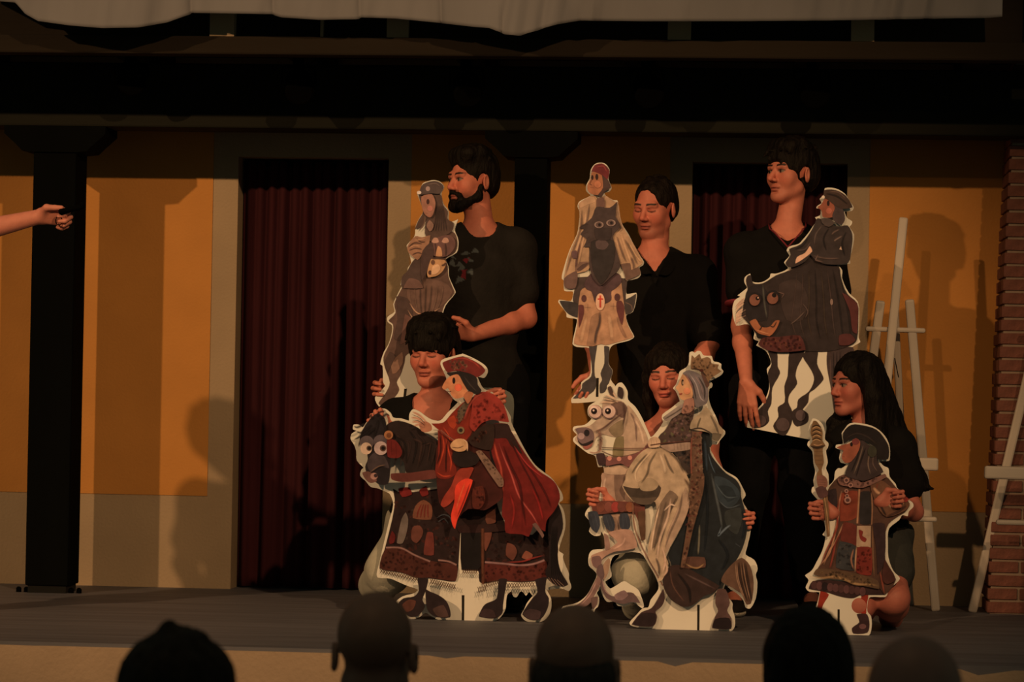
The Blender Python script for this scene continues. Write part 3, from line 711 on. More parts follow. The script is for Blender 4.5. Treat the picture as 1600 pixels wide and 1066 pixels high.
S.poly(h, (98, 76, 64), 'B3 222,600 248,580 262,650 250,690 285,770 330,790 400,765 450,770 492,830 440,822 380,834 310,815 268,785 215,640'); S.poly(h, (124, 98, 84), 'B3 330,780 390,750 415,780 380,810 340,808'); S.line(h, (150, 122, 104), 'B3 250,680 270,750 300,780', 2)
S.poly(h, (120, 92, 74), 'B3 222,655 242,690 195,790 160,840 110,858 20,862 90,842 150,790'); S.line(h, (160, 128, 104), 'B3 215,690 170,780 110,845', 2); S.poly(h, (100, 76, 60), 'B3 180,800 220,790 215,840 190,870')
S.poly('leg_print#1', (74, 50, 40), 'B3 565,865 610,800 640,740 650,800 630,850 590,885 600,920 580,975 500,978 440,968 500,892'); S.poly('leg_print#1', (52, 34, 28), 'B3 450,965 505,900 585,900 590,940 575,972 500,975')
S.poly('leg_print#2', (90, 64, 50), 'B4 415,745 465,745 492,830 475,880 502,930 500,995 380,990 400,920 420,880 402,830'); S.poly('leg_print#2', (42, 26, 22), 'B4 402,935 490,930 502,995 384,990')
S.poly(cl, (40, 42, 37), 'B2 395,715 470,735 475,890 540,990 610,1066 B4 530,40 560,90 565,150 590,240 606,320 592,420 562,505 520,575 460,640 430,720 380,765 330,780 250,842 200,850 120,810 70,720 72,640 120,590 100,520 200,320 250,170 300,50 B2 400,1000', 1)
S.poly(cl, (54, 63, 60), 'B4 395,20 460,30 545,100 555,160 500,215 440,190 405,110'); S.poly(cl, (44, 52, 49), 'B4 420,80 500,90 530,150 480,180'); S.poly(cl, (56, 58, 48), 'B4 470,240 560,220 570,300 540,390 490,360 460,290')
for a, wd, cc in (('B4 375,0 400,120 430,260 445,360', 4, (80, 84, 74)), ('B4 400,60 470,150 550,150', 2.2, (76, 86, 80)), ('B4 420,170 480,220 560,200', 2, (78, 86, 80)), ('B4 440,340 420,400 470,350 500,330', 3, (100, 112, 108)),
                  ('B4 340,40 350,250 330,500', 4, (28, 33, 32)), ('B4 570,240 590,330 570,420', 4, (30, 36, 36)), ('B4 300,330 295,450 290,520', 3, (110, 104, 76)), ('B4 530,450 560,470', 2.5, (96, 102, 98)), ('B4 420,420 480,520 440,620', 4, (28, 32, 32)),
                  ('B2 430,780 440,900 450,1050', 4.5, (56, 66, 66)), ('B2 460,900 490,1000 520,1066', 2, (70, 84, 84))):
    S.line(cl, cc, a, wd)
S.poly(cl, (64, 43, 31), 'B4 105,600 180,590 300,650 425,722 380,765 330,782 250,845 180,850 90,770 68,690'); S.line(cl, (96, 66, 46), 'B4 110,620 130,720 200,820', 2.5); S.line(cl, (92, 70, 56), 'B4 200,640 300,690 400,740', 3); S.line(cl, (40, 28, 22), 'B4 160,640 230,740 240,830', 4)
S.poly(cl, (94, 62, 42), 'B4 195,540 330,540 335,600 190,605', 1); S.line(cl, (150, 116, 70), 'B4 205,575 250,600 290,605 330,578', 2.6)
S.poly(r, (164, 142, 102), 'B1 720,852 830,850 B2 110,850 180,920 262,1040 300,1066 B4 215,10 242,70 235,170 200,300 130,430 80,520 98,580 60,680 30,690 B3 620,650 590,610 545,530 560,400 600,280 590,180 500,190 440,170 380,85 400,40 B1 530,1060 580,970 650,890', 1)
S.poly(r, (76, 62, 44), 'B3 385,82 480,98 560,50 625,92 590,170 500,190 430,150'); S.poly(r, (150, 130, 92), 'B3 480,60 560,30 610,70 590,100 550,112 500,105'); S.poly(r, (92, 76, 54), 'B3 430,150 520,160 600,150 560,195 470,190')
S.poly(r, (120, 100, 72), 'B4 30,230 110,110 160,150 120,230 80,330 40,420 0,480 10,330'); S.poly(r, (156, 132, 98), 'B4 210,90 236,180 200,300 130,430 85,510 90,400 150,250')
for a, wd, cc in (('B1 740,880 640,990 600,1066 B3 470,60', 3, (196, 174, 128)), ('B1 700,900 620,990 570,1066', 2.5, (112, 96, 66)), ('B1 780,880 720,980 700,1066 B3 500,60', 3, (110, 94, 66)), ('B1 840,900 880,1000 920,1066', 3, (112, 96, 68)), ('B1 800,890 840,1000 850,1066', 5, (192, 170, 126)),
                  ('B4 150,160 100,260 60,400 20,520', 3, (84, 70, 50)), ('B4 190,120 170,240 110,380 80,470', 2.5, (120, 100, 74)), ('B3 620,200 590,320 570,430 560,510', 3, (196, 172, 130)), ('B3 660,180 630,300 600,420 580,500', 3, (96, 80, 58)), ('B3 690,160 670,280 620,420 600,560', 4, (186, 160, 122)),
                  ('B4 60,470 80,560 60,640', 3, (186, 158, 120)), ('B4 20,540 40,600 40,660', 3, (90, 74, 54)), ('B4 200,30 235,90 225,180', 2.4, (110, 84, 58)), ('B2 130,880 210,960 260,1060', 2, (96, 78, 56)), ('B3 645,240 690,200 720,210', 2.5, (200, 176, 138)), ('B3 650,560 665,620 640,660', 3, (190, 160, 122))):
    S.line(r, cc, a, wd)
S.poly(r, (82, 62, 48), 'B2 160,610 280,480 345,520 325,650 330,700 312,800 180,830 50,830 50,760 110,700')
S.speck(r, [(130, 100, 76), (110, 70, 58), (60, 46, 36), (120, 116, 70), (140, 108, 92)], 'B2 170,610 280,520 330,560 320,780 180,810 60,800 120,700', 70, (0.7, 1.8), 31)
S.poly(r, (72, 56, 42), 'B2 180,880 312,865 325,1066 290,1066'); S.speck(r, [(60, 60, 52), (110, 84, 62), (50, 38, 30)], 'B2 200,890 310,880 320,1060 290,1050', 24, (0.7, 1.6), 32)
S.poly(r, (152, 128, 98), 'B2 60,835 170,822 310,808 312,862 200,880 150,885 100,860')
for k in range(5): S.line(r, (100, 80, 60), 'B2 %d,815 %d,870' % (175 + 28 * k, 180 + 28 * k), 1.3)
S.poly('hand_print', (182, 154, 112), 'B1 708,820 725,775 770,762 805,790 800,840 720,848')
for x in (735, 755, 775): S.line('hand_print', (120, 96, 68), 'B1 %d,790 %d,830' % (x, x + 3), 0.9)
S.line(t_, (96, 58, 40), 'B2 -20,830 100,812 310,795', 1.6, taper=False)
S.poly(r, (108, 78, 52), 'B2 330,715 400,720 415,1066 320,1066', 0); S.poly(r, (102, 72, 46), 'B4 245,0 325,0 322,110 255,360 200,600 180,600 205,440 240,200', 1)
S.speck(r, [(156, 120, 84), (70, 46, 34), (130, 66, 50), (150, 126, 92)], 'B2 335,720 398,725 412,1060 325,1060', 60, (0.5, 1.3), 33); S.speck(r, [(150, 110, 76), (66, 42, 30), (120, 60, 44)], 'B4 250,0 320,0 318,110 250,360 200,590 188,590 210,440', 80, (0.5, 1.3), 34)
S.line(r, (140, 82, 56), 'B2 325,770 318,900 322,1066', 2.4, taper=False)
S.poly(r, (136, 122, 100), 'B2 85,602 160,545 232,495 292,472 262,532 150,612 110,626'); S.line(r, (96, 84, 66), 'B2 100,612 180,565 260,510', 1.8)
S.poly(r, (152, 134, 96), 'B2 440,512 470,540 540,650 588,715 545,792 500,785 495,730 312,692 330,622 400,562'); S.line(r, (104, 92, 62), 'B2 400,600 380,650 370,690', 2.5); S.line(r, (110, 96, 70), 'B2 480,580 520,660 550,740', 3); S.poly(r, (100, 88, 62), 'B2 500,730 570,740 545,790 500,780'); S.line(r, (60, 48, 36), 'B2 320,698 400,690 495,735', 2)
S.poly('tail_print', (98, 70, 46), 'B4 520,572 570,542 620,590 645,700 628,832 600,838 565,765 440,692 460,640')
for k in range(9): S.line('tail_print', random.choice([(140, 108, 74), (64, 44, 30), (120, 90, 60)]), 'B4 %d,%d %d,%d %d,%d' % (530 + 8 * k, 570, 540 + 9 * k, 680, 590 + 6 * k, 820), 1.5)
S.poly(fc, (182, 136, 86), 'B2 250,238 300,285 332,380 322,440 282,456 232,442 216,385 192,352 214,325 230,280')
S.dot(fc, (60, 44, 30), 'B2', 248, 308, 8, 24); S.dot(fc, (170, 140, 100), 'B2', 252, 312, 4, 12); S.line(fc, (150, 60, 44), 'B2 218,402 232,405 246,398', 2); S.dot(fc, (200, 130, 84), 'B2', 285, 380, 26)
S.poly(fc, (150, 106, 78), 'B2 268,455 335,440 342,520 300,560 240,560 255,500'); S.speck(fc, [(110, 76, 58), (170, 130, 100)], 'B2 260,500 335,500 335,560 250,590', 30, (0.4, 0.9), 35)
S.poly(fc, (108, 98, 86), 'B2 250,232 300,208 400,250 455,340 458,440 442,485 360,512 345,440 325,340 285,262')
for a, cc in (('300,230 360,320 400,440 440,470', (150, 138, 122)), ('270,240 330,320 360,450', (70, 60, 52)), ('380,260 430,360 430,450', (72, 62, 52)), ('340,240 400,330 420,420', (130, 110, 96)), ('270,235 310,300 335,360', (140, 100, 88))): S.line(fc, cc, 'B2 ' + a, 2)
S.poly(fc, (96, 66, 48), 'B2 400,225 450,260 470,330 450,350 420,280')
S.poly('crown_print', (124, 94, 58), 'B2 318,195 326,82 348,105 388,72 405,112 452,98 480,115 488,152 548,160 538,190 568,215 480,275 462,305 430,240 380,202', 1)
S.speck('crown_print', [(170, 134, 88), (80, 56, 36), (150, 116, 74)], 'B2 325,190 330,110 400,110 480,140 540,200 480,265 440,240', 70, (0.5, 1.1), 36)
S.line('crown_print', (70, 44, 30), 'B2 320,195 390,205 450,260', 2.2); S.dot('crown_print', (90, 40, 26), 'B2', 405, 208, 14, 10)
S.slot('B4 285,842 300,842 298,1008 284,1008'); S.foot(1091)
S.done()

# ---- C: herald with a mace ---------------------------------------------------
S = Standee('card_standee', 'card cut-out of a small herald in a quartered tabard holding a mace', float(G(1315, 992)[1]),
 'C1 160,75 200,85 245,130 262,200 262,250 290,280 285,320 270,345 285,440 270,490 290,540 292,635 335,590 345,520 370,490 400,490 440,460 420,450 390,440 380,400 390,340 350,320 355,295 410,285 400,200 415,175 470,115 580,118 680,150 760,220 800,310 800,420 780,430 715,432 750,470 790,490 800,560 850,620 860,650 900,690 940,740 990,775 998,810 960,850 950,890 905,880 880,920 800,985 785,1040 '
 'C2 785,250 790,380 830,490 885,550 870,580 790,650 780,690 760,710 640,710 620,740 615,830 645,870 650,960 625,1030 300,1028 120,1026 105,960 150,850 190,780 215,670 130,665 100,630 125,570 95,530 150,490 190,420 240,320 265,210 240,190 265,150 240,30 '
 'C1 222,862 225,780 190,740 150,690 155,650 170,640 165,590 180,520 165,450 155,350 115,300 120,270 140,250 125,170 140,110')
b = 'tabard_print'; fc = 'face_print'; m_ = 'mace_print'
S.poly('leg_print#1', (150, 46, 24), 'C2 228,655 292,690 245,770 225,850 235,940 200,960 185,900 200,800'); S.poly('leg_print#2', (150, 46, 24), 'C2 568,685 620,695 605,780 600,855 568,855')
S.poly('leg_print#2', (70, 44, 36), 'C2 528,855 575,850 612,858 630,940 612,1005 500,1012 488,970 550,920'); S.dot('leg_print#2', (112, 76, 64), 'C2', 575, 955, 28, 20); S.poly('leg_print#1', (96, 66, 56), 'C2 125,960 190,900 235,935 230,1000 140,1005')
S.poly(b, (66, 40, 32), 'C2 128,640 160,580 300,570 700,630 755,690 620,690 560,690 500,716 430,712 360,695 300,675 240,660')
for k in range(10): S.dot(b, random.choice([(84, 52, 42), (48, 30, 26), (96, 60, 50)]), 'C2', 170 + 45 * k, 610 + 6 * k, 24, 34)
S.poly(b, (88, 58, 38), 'C1 380,560 480,540 750,550 850,650 965,785 930,850 880,880 790,950 760,1040 C2 758,180 762,400 850,565 760,690 700,620 400,560 170,520 230,430 330,200 360,60 C1 350,900 345,800 285,800 285,680', 1)
S.poly(b, (58, 40, 34), 'C1 282,690 350,660 360,800 330,890 285,840')
S.poly(b, (132, 58, 32), 'C1 400,700 530,680 522,900 390,930', 1); S.poly(b, (52, 44, 36), 'C1 560,690 645,690 640,950 555,950', 1)
S.line(b, (164, 120, 78), 'C1 548,660 540,800 530,950', 2.6, taper=False); S.line(b, (150, 108, 70), 'C1 650,690 655,830 650,960', 2, taper=False)
S.poly(b, (110, 46, 30), 'C2 415,90 520,115 520,285 395,235', 1); S.poly(b, (156, 130, 92), 'C2 530,118 642,118 640,296 524,292', 0); S.poly(b, (132, 44, 30), 'C2 545,150 575,165 570,200 605,225 595,250 565,235 550,200', 1)
S.poly(b, (62, 60, 52), 'C2 385,250 522,290 512,485 355,462', 1); S.poly(b, (128, 44, 28), 'C2 526,300 652,302 644,525 526,505', 1); S.speck(b, [(96, 30, 20), (150, 66, 42)], 'C2 530,305 648,305 640,520 530,500', 40, (0.5, 1.3), 41)
S.speck(b, [(90, 84, 70), (44, 40, 34)], 'C2 385,260 515,295 505,475 365,455', 30, (0.6, 1.5), 42); S.line(b, (176, 138, 92), 'C2 524,290 516,400 512,500', 2)
S.poly(b, (64, 42, 36), 'C2 660,100 755,100 755,420 700,520 690,300', 1); S.line(b, (120, 86, 52), 'C2 655,110 660,300 670,540', 3); S.line(b, (140, 70, 44), 'C2 720,500 740,600 755,680', 3)
for a, cc in (('C1 400,680 375,800 370,900 C2 300,340 215,450', (178, 130, 88)), ('C1 385,720 365,850 C2 360,130 270,330 230,430', (140, 56, 34)), ('C2 410,100 360,230 300,320 250,440', (170, 124, 82)), ('C2 400,160 340,290 310,460', (124, 46, 30)), ('C2 350,260 330,360 300,470', (140, 60, 40)), ('C2 500,310 480,400 500,480', (150, 104, 70))): S.line(b, cc, a, 2.6)
S.poly(b, (96, 70, 42), 'C2 170,520 195,478 350,485 540,520 700,575 712,640 560,610 400,565 300,555'); S.line(b, (150, 116, 68), 'C2 135,540 250,550 330,540 420,560 520,600 640,605 705,618', 4); S.speck(b, [(130, 100, 60), (74, 52, 32)], 'C2 185,500 350,500 560,540 700,590 700,625 540,600 330,550', 60, (0.5, 1.2), 43)
S.poly(b, (84, 44, 30), 'C2 760,400 850,565 780,600 740,560')
S.poly(b, (106, 70, 42), 'C1 640,625 720,590 800,640 880,720 965,785 930,840 775,892 700,805'); S.line(b, (176, 134, 88), 'C1 665,650 700,690 720,700', 5); S.line(b, (160, 64, 38), 'C1 700,620 690,660', 6, 3); S.line(b, (150, 120, 80), 'C1 760,680 790,780 810,820', 2.5); S.line(b, (186, 140, 96), 'C1 820,760 870,790 920,780', 5); S.poly(b, (150, 56, 40), 'C1 810,680 880,690 960,750 930,770 850,730'); S.line(b, (60, 40, 28), 'C1 690,730 730,810 770,885', 3); S.line(b, (80, 50, 34), 'C1 780,890 870,850 940,800', 4)
S.poly(b, (116, 80, 60), 'C1 368,575 470,535 560,610 660,580 760,538 772,562 580,650 470,640 390,625'); S.speck(b, [(140, 104, 82), (84, 54, 42)], 'C1 375,575 470,545 560,620 755,545 760,560 570,645 400,620', 50, (0.6, 1.6), 44)
for x, y, rr in ((440, 590, 20), (475, 630, 18), (440, 680, 14), (445, 720, 14), (450, 755, 26)): S.dot(b, (150, 110, 84), 'C1', x, y, rr); S.dot(b, (90, 56, 44), 'C1', x, y, rr * .5)
S.poly(fc, (66, 50, 40), 'C1 555,235 620,295 690,330 692,420 745,520 600,590 520,580 430,545 470,440 540,360')
for a in ('560,280 530,400 480,520', '600,320 560,430 520,560', '640,340 620,450 640,540', '670,360 660,450 700,520', '580,300 545,420 500,540'): S.line(fc, random.choice([(96, 76, 58), (44, 32, 26), (110, 90, 66)]), 'C1 ' + a, 2)
S.poly(fc, (142, 78, 48), 'C1 410,297 470,282 520,240 552,270 540,340 480,430 430,442 402,400 416,342 360,318'); S.dot(fc, (30, 20, 16), 'C1', 482, 290, 9, 16); S.dot(fc, (120, 56, 44), 'C1', 515, 268, 28, 24); S.line(fc, (90, 44, 30), 'C1 408,390 425,395', 1)
S.poly(fc, (40, 30, 23), 'C1 415,195 480,130 580,135 690,170 760,250 792,320 786,412 700,412 692,330 600,262 545,245 500,232 420,285'); S.line(fc, (62, 48, 36), 'C1 420,250 520,200 620,230 700,300', 3); S.dot(fc, (66, 62, 40), 'C1', 655, 350, 36, 46)
S.poly(m_, (116, 86, 48), 'C1 165,98 190,100 225,150 240,190 240,262 262,300 240,325 250,440 232,500 242,560 278,700 300,1050 280,1060 242,720 205,620 195,540 212,500 178,440 168,330 140,300 160,262 142,190', 1)
for y in (140, 175, 210, 245): S.line(m_, (60, 42, 24), 'C1 150,%d 190,%d 235,%d' % (y + 10, y - 8, y + 10), 1.6); S.line(m_, (170, 134, 82), 'C1 155,%d 190,%d 230,%d' % (y + 22, y + 4, y + 22), 1.4)
S.line(m_, (64, 44, 28), 'C1 140,305 200,318 262,300', 3.4); S.line(m_, (170, 130, 84), 'C1 160,290 200,300 245,288', 1.6)
for y in (350, 385, 420, 455): S.line(m_, (70, 48, 28), 'C1 175,%d 245,%d' % (y, y), 1.8)
S.line(m_, (156, 122, 74), 'C1 250,700 275,850 295,1050', 1.6)
S.poly('hand_print', (124, 82, 58), 'C1 195,560 240,550 275,580 280,640 250,650 205,640')
for y in (585, 605, 625): S.line('hand_print', (78, 50, 36), 'C1 205,%d 270,%d' % (y, y + 4), 1)
S.poly(m_, (90, 58, 46), 'C1 185,660 240,640 285,690 275,720 220,740 195,700')
S.slot('C2 366,812 384,812 384,1026 364,1026'); S.foot(1310)
S.done()

# ---- D: rider with long hair, held by the bearded man -------------------------
YH = -1.03; YHD = -1.09
S = Standee('card_standee', 'glare-washed card cut-out of a long-haired rider on a brown horse held by the bearded man', YHD,
 'D1 475,100 520,80 580,68 640,85 675,130 650,190 670,290 715,350 715,430 740,455 805,430 780,500 775,540 800,600 808,660 790,740 690,800 715,870 720,960 765,1066 '
 'D2 668,90 590,190 560,300 565,420 540,560 480,700 400,905 260,925 180,940 105,1000 60,990 30,920 110,830 95,800 90,670 72,655 100,560 135,500 160,420 165,350 130,320 130,280 185,240 175,180 210,100 245,30 '
 'D1 270,1040 290,960 330,920 340,880 370,830 335,700 330,670 400,590 410,500 440,430 480,360 465,300 430,210 425,180 450,165')
h = 'horse_print'; r = 'rider_print'; fc = 'face_print'  # washed print tones carry the gloss reflection in their colour
S.poly(h, (100, 74, 54), 'D1 420,780 560,620 700,540 770,560 795,640 775,735 690,790 705,870 712,960 750,1060 D2 658,92 580,185 552,300 555,420 530,540 470,690 400,760 340,700 310,560 270,590 262,640 230,740 200,800 220,860 170,930 90,985 60,965 120,880 150,800 110,680 100,600 140,510 170,420 175,340 140,310 195,250 185,180 215,110 260,20 D1 300,960 330,930', 1)
S.poly(h, (110, 82, 60), 'D2 300,20 450,-20 600,20 640,90 570,180 440,250 340,230 290,130'); S.poly(h, (86, 64, 48), 'D2 200,120 290,140 330,260 300,380 240,470 180,450 210,300')
S.poly(h, (112, 78, 58), 'D2 270,260 350,310 370,330 330,400 280,470 230,500 250,380'); S.poly(h, (134, 100, 70), 'D2 160,640 200,600 245,560 250,640 200,720 170,730'); S.poly(h, (84, 62, 46), 'D2 110,640 150,560 190,590 160,660 130,720')
for k in range(7): S.line(h, random.choice([(88, 66, 48), (118, 90, 66)]), 'D2 %d,30 %d,150 %d,260' % (300 + 45 * k, 310 + 40 * k, 350 + 25 * k), 2)
S.line('tack_print', (182, 142, 100), 'D2 305,170 360,245 440,265 545,210', 1.8); S.line('tack_print', (172, 134, 94), 'D2 290,225 340,300 420,330 520,262', 1.6)
S.poly('tack_print', (204, 104, 56), 'D2 388,258 440,258 446,318 388,320', 0); S.line('tack_print', (236, 168, 100), 'D2 395,275 435,285', 2); S.line('tack_print', (236, 168, 100), 'D2 395,300 435,305', 2)
S.poly(r, (86, 66, 50), 'D1 290,960 330,920 380,830 420,790 500,760 540,840 480,960 460,1066 300,1066 280,1040'); S.poly(r, (112, 82, 62), 'D1 300,1066 350,980 440,1000 480,1066')
S.poly(r, (92, 70, 52), 'D1 440,200 600,190 648,212 665,300 708,360 706,430 762,468 745,540 640,600 560,640 500,560 520,420 460,500 408,520 440,440 482,362')
for k in range(6): S.line(r, random.choice([(112, 88, 66), (74, 56, 42)]), 'D1 %d,300 %d,420 %d,540' % (590 + 14 * k, 600 + 16 * k, 570 + 26 * k), 2)
S.line(r, (120, 92, 66), 'D1 500,380 490,470 440,540', 2)
S.poly(r, (148, 108, 72), 'D1 338,682 410,590 470,600 545,580 525,680 480,740 430,805 350,740')
for a in ('345,690 400,650 470,660', '350,720 410,700 470,710', '380,760 430,740 470,750', '420,610 460,640 500,640'): S.line(r, (96, 68, 48), 'D1 ' + a, 1.8)
for a in ('400,625 450,620 500,610', '350,700 400,675 460,685'): S.line(r, (182, 138, 94), 'D1 ' + a, 1.6)
S.poly(r, (134, 102, 76), 'D1 515,490 540,440 575,480 560,530 540,540'); S.poly(r, (108, 76, 60), 'D1 570,640 620,600 720,580 770,620 770,690 700,770 590,770 560,720'); S.poly(r, (84, 62, 48), 'D1 480,720 560,640 580,740 540,860 470,1000 460,860')
for x in (592, 685): S.poly(r, (170, 130, 98), 'D1 %d,640 %d,605 %d,608 %d,640 %d,650' % (x - 30, x - 10, x + 20, x + 32, x)); S.line(r, (84, 60, 46), 'D1 %d,650 %d,720 %d,770' % (x, x + 8, x + 4), 2.4)
S.poly(r, (176, 130, 82), 'D1 620,680 645,700 655,770 600,770 605,730')
S.poly('horse_head_print', (174, 132, 80), 'D1 545,830 560,800 640,790 692,830 662,905 610,950 560,962 530,965 520,935 530,880'); S.dot('horse_head_print', (110, 76, 50), 'D1', 572, 830, 16, 20); S.dot('horse_head_print', (90, 60, 44), 'D1', 545, 925, 14, 18); S.line('horse_head_print', (96, 66, 46), 'D1 650,860 680,850 690,830', 3); S.line('horse_head_print', (84, 60, 44), 'D1 560,795 620,790 690,800', 3.4); S.poly('horse_head_print', (200, 160, 108), 'D1 570,870 620,850 640,890 600,935 560,940')
S.poly(fc, (152, 106, 76), 'D1 468,222 560,200 592,280 572,380 545,412 505,390 480,345 470,300'); S.dot(fc, (84, 54, 40), 'D1', 525, 268, 11, 22); S.dot(fc, (172, 112, 86), 'D1', 545, 330, 24); S.line(fc, (110, 66, 50), 'D1 500,372 525,378', 1.4)
S.poly(fc, (88, 72, 58), 'D1 450,168 480,108 580,78 640,95 668,135 635,190 560,188 450,202'); S.dot(fc, (150, 126, 104), 'D1', 525, 148, 18, 20); S.dot(fc, (222, 190, 160), 'D1', 443, 183, 18, 13); S.line(fc, (120, 100, 80), 'D1 480,110 475,140', 2); S.line(fc, (112, 92, 74), 'D1 520,110 600,100 640,130', 2.4)
S.slot('D2 262,850 282,850 276,922 254,924')
S.done()

# ---- E: rider in a white cloak seen from the front ----------------------------
S = Standee('card_standee', 'glare-washed card cut-out of a white-cloaked rider seen head-on, held by the man in black', YH,
 'E1 355,82 405,72 440,85 470,130 460,200 485,270 470,300 430,310 435,330 500,370 530,372 538,400 565,550 620,640 690,780 740,855 735,885 705,905 718,960 690,990 600,1015 600,1060 '
 'E2 605,150 680,140 685,170 655,290 600,320 620,400 665,490 620,520 520,545 480,570 465,620 465,710 495,760 480,830 520,890 510,960 400,985 360,1002 170,1015 168,975 240,905 245,850 310,800 320,720 310,580 210,570 175,545 200,420 210,350 130,335 125,300 62,215 70,195 165,205 180,130 110,125 105,40 '
 'E1 110,1010 90,990 100,930 150,770 210,640 225,560 230,460 215,420 230,380 300,345 320,330 285,300 285,250 310,200 320,130')
r = 'rider_print'; h = 'horse_print'; c = 'caparison_print'  # glare on the gloss is mixed into these greyed print colours
S.poly('leg_print#1', (76, 68, 56), 'E2 308,565 368,555 348,700 350,800 368,840 340,920 250,968 180,978 250,902 256,862 325,805 328,700'); S.poly('leg_print#2', (76, 68, 56), 'E2 428,565 465,572 460,710 490,760 470,830 430,925 395,935 393,870 412,830 400,780 430,700')
S.poly(c, (82, 66, 52), 'E2 180,200 195,110 205,20 600,30 595,160 590,230 215,240')
S.poly('stirrup_print#1', (70, 62, 52), 'E2 74,205 150,210 222,235 216,335 150,310 110,270'); S.poly('stirrup_print#2', (76, 66, 54), 'E2 590,205 640,175 678,150 672,200 650,285 600,312'); S.line('stirrup_print#2', (120, 96, 72), 'E2 590,215 640,240 650,285', 1.4)
S.poly(c, (168, 128, 86), 'E2 240,130 300,90 400,60 520,80 560,60 590,300 612,400 655,490 520,532 440,552 400,545 330,562 190,542 215,400', 1)
S.poly(c, (148, 112, 76), 'E2 330,330 385,300 360,440 340,555 290,556 310,440'); S.line(c, (184, 146, 100), 'E2 290,320 260,440 240,540', 7); S.line(c, (186, 148, 102), 'E2 460,300 480,420 490,520', 8); S.line(c, (146, 110, 76), 'E2 530,330 560,420 600,500', 5)
S.poly(c, (90, 66, 58), 'E2 270,75 320,-10 400,-30 540,-10 562,50 520,100 480,130 480,195 430,225 360,222 328,130 290,112')
S.poly(c, (106, 58, 48), 'E2 225,240 258,240 264,300 228,415'); S.poly(c, (106, 58, 48), 'E2 528,212 560,205 585,262 568,395 530,290')
S.dot(c, (96, 60, 50), 'E2', 266, 185, 18, 26); S.dot(c, (96, 60, 50), 'E2', 530, 175, 20, 28)
for x, y in ((296, 256), (500, 246)): S.line(c, (84, 54, 46), 'E2 %d,%d %d,%d' % (x - 26, y, x + 26, y), 2.4); S.line(c, (84, 54, 46), 'E2 %d,%d %d,%d' % (x, y - 26, x, y + 26), 2.4)
S.line(c, (84, 66, 52), 'E2 394,285 388,380 362,470 352,560', 4.2)
S.dot(c, (206, 166, 122), 'E2', 395, 212, 34, 66); S.line(c, (196, 66, 42), 'E2 396,160 396,258', 2.6, taper=False); S.line(c, (196, 66, 42), 'E2 374,190 418,190', 2.2, taper=False)
S.poly(r, (164, 132, 90), 'E1 230,400 300,350 350,335 380,372 430,335 500,378 535,390 550,500 572,575 640,690 732,860 705,890 640,925 630,870 560,880 530,800 480,640 300,640 312,850 300,920 210,950 110,992 150,800 228,610 235,470', 1)
S.poly(r, (176, 142, 98), 'E1 225,400 300,350 345,345 355,380 300,400 240,430'); S.poly(r, (110, 84, 62), 'E1 560,880 630,872 640,925 700,905 712,955 600,1005 590,960'); S.poly(r, (108, 82, 64), 'E1 110,992 200,935 215,960 195,1066 120,1066')
S.poly(r, (130, 100, 74), 'E1 205,870 300,860 300,880 230,930 200,930'); S.poly(r, (96, 72, 56), 'E1 210,920 260,880 300,870 240,925')
for a, wd, cc in (('250,450 240,600 170,800 120,960', 3, (124, 98, 68)), ('285,420 270,560 210,760 190,900', 4, (190, 156, 108)), ('310,400 290,540 240,700', 2.5, (120, 96, 70)), ('240,700 210,830 200,900', 3, (112, 80, 64)), ('270,640 240,780 220,880', 3, (186, 150, 104)), ('560,640 600,760 640,870', 4, (188, 152, 104)),
                  ('530,660 560,760 600,860', 2.4, (116, 90, 64)), ('590,680 650,790 690,880', 2.6, (116, 92, 64)), ('620,700 680,810 725,865', 2.5, (184, 148, 100)), ('520,430 540,520 560,600', 3, (140, 112, 78)), ('400,340 390,390 400,420', 2.5, (120, 92, 68)), ('640,820 660,880 660,920', 3, (104, 80, 60))):
    S.line(r, cc, 'E1 ' + a, wd)
S.poly(r, (104, 76, 66), 'E1 170,780 205,770 210,830 180,830'); S.poly(r, (112, 82, 62), 'E1 370,360 420,350 430,420 370,430')
S.poly(h, (80, 64, 52), 'E1 365,425 470,432 530,382 515,500 555,575 495,650 520,760 552,900 470,985 400,1045 340,985 310,880 312,740 265,740 290,680 240,640 270,600 230,590 330,510')
for a in ('300,560 250,570 235,600', '300,620 255,640', '310,660 270,690', '320,700 275,720', '540,560 560,590 530,620', '500,640 530,670'): S.line(h, (84, 66, 52), 'E1 ' + a, 2.6, 1)
S.poly(h, (62, 52, 42), 'E1 325,700 430,680 505,700 500,860 450,980 400,1035 340,930'); S.poly(h, (92, 74, 62), 'E1 360,700 420,680 460,720 430,760 370,750'); S.poly(h, (70, 56, 46), 'E1 350,600 480,590 470,680 370,680')
for x, y in ((385, 565), (480, 550)): S.dot(h, (138, 116, 94), 'E1', x, y, 36, 24); S.dot(h, (96, 76, 62), 'E1', x, y, 22, 18); S.dot(h, (50, 38, 32), 'E1', x + 4, y, 9)
S.poly('face_print', (160, 104, 64), 'E1 328,152 380,145 412,180 424,290 385,325 320,316 296,282 300,240 322,205'); S.poly('face_print', (84, 62, 48), 'E1 410,165 452,205 478,270 430,300 405,345 380,330 420,270'); S.poly('face_print', (120, 48, 42), 'E1 328,145 350,96 405,80 440,100 466,140 452,205 415,172 350,142')
S.dot('face_print', (70, 46, 34), 'E1', 368, 185, 9, 22); S.dot('face_print', (70, 46, 34), 'E1', 332, 190, 7, 18); S.line('face_print', (120, 66, 46), 'E1 315,268 345,272', 1.4); S.line('face_print', (120, 76, 50), 'E1 330,200 312,240 330,250', 1.2); S.line('face_print', (150, 66, 56), 'E1 360,110 420,100 450,150', 2.4); S.dot('face_print', (182, 116, 74), 'E1', 375, 245, 26)
S.slot('E2 364,815 384,815 380,965 360,965')
S.done()

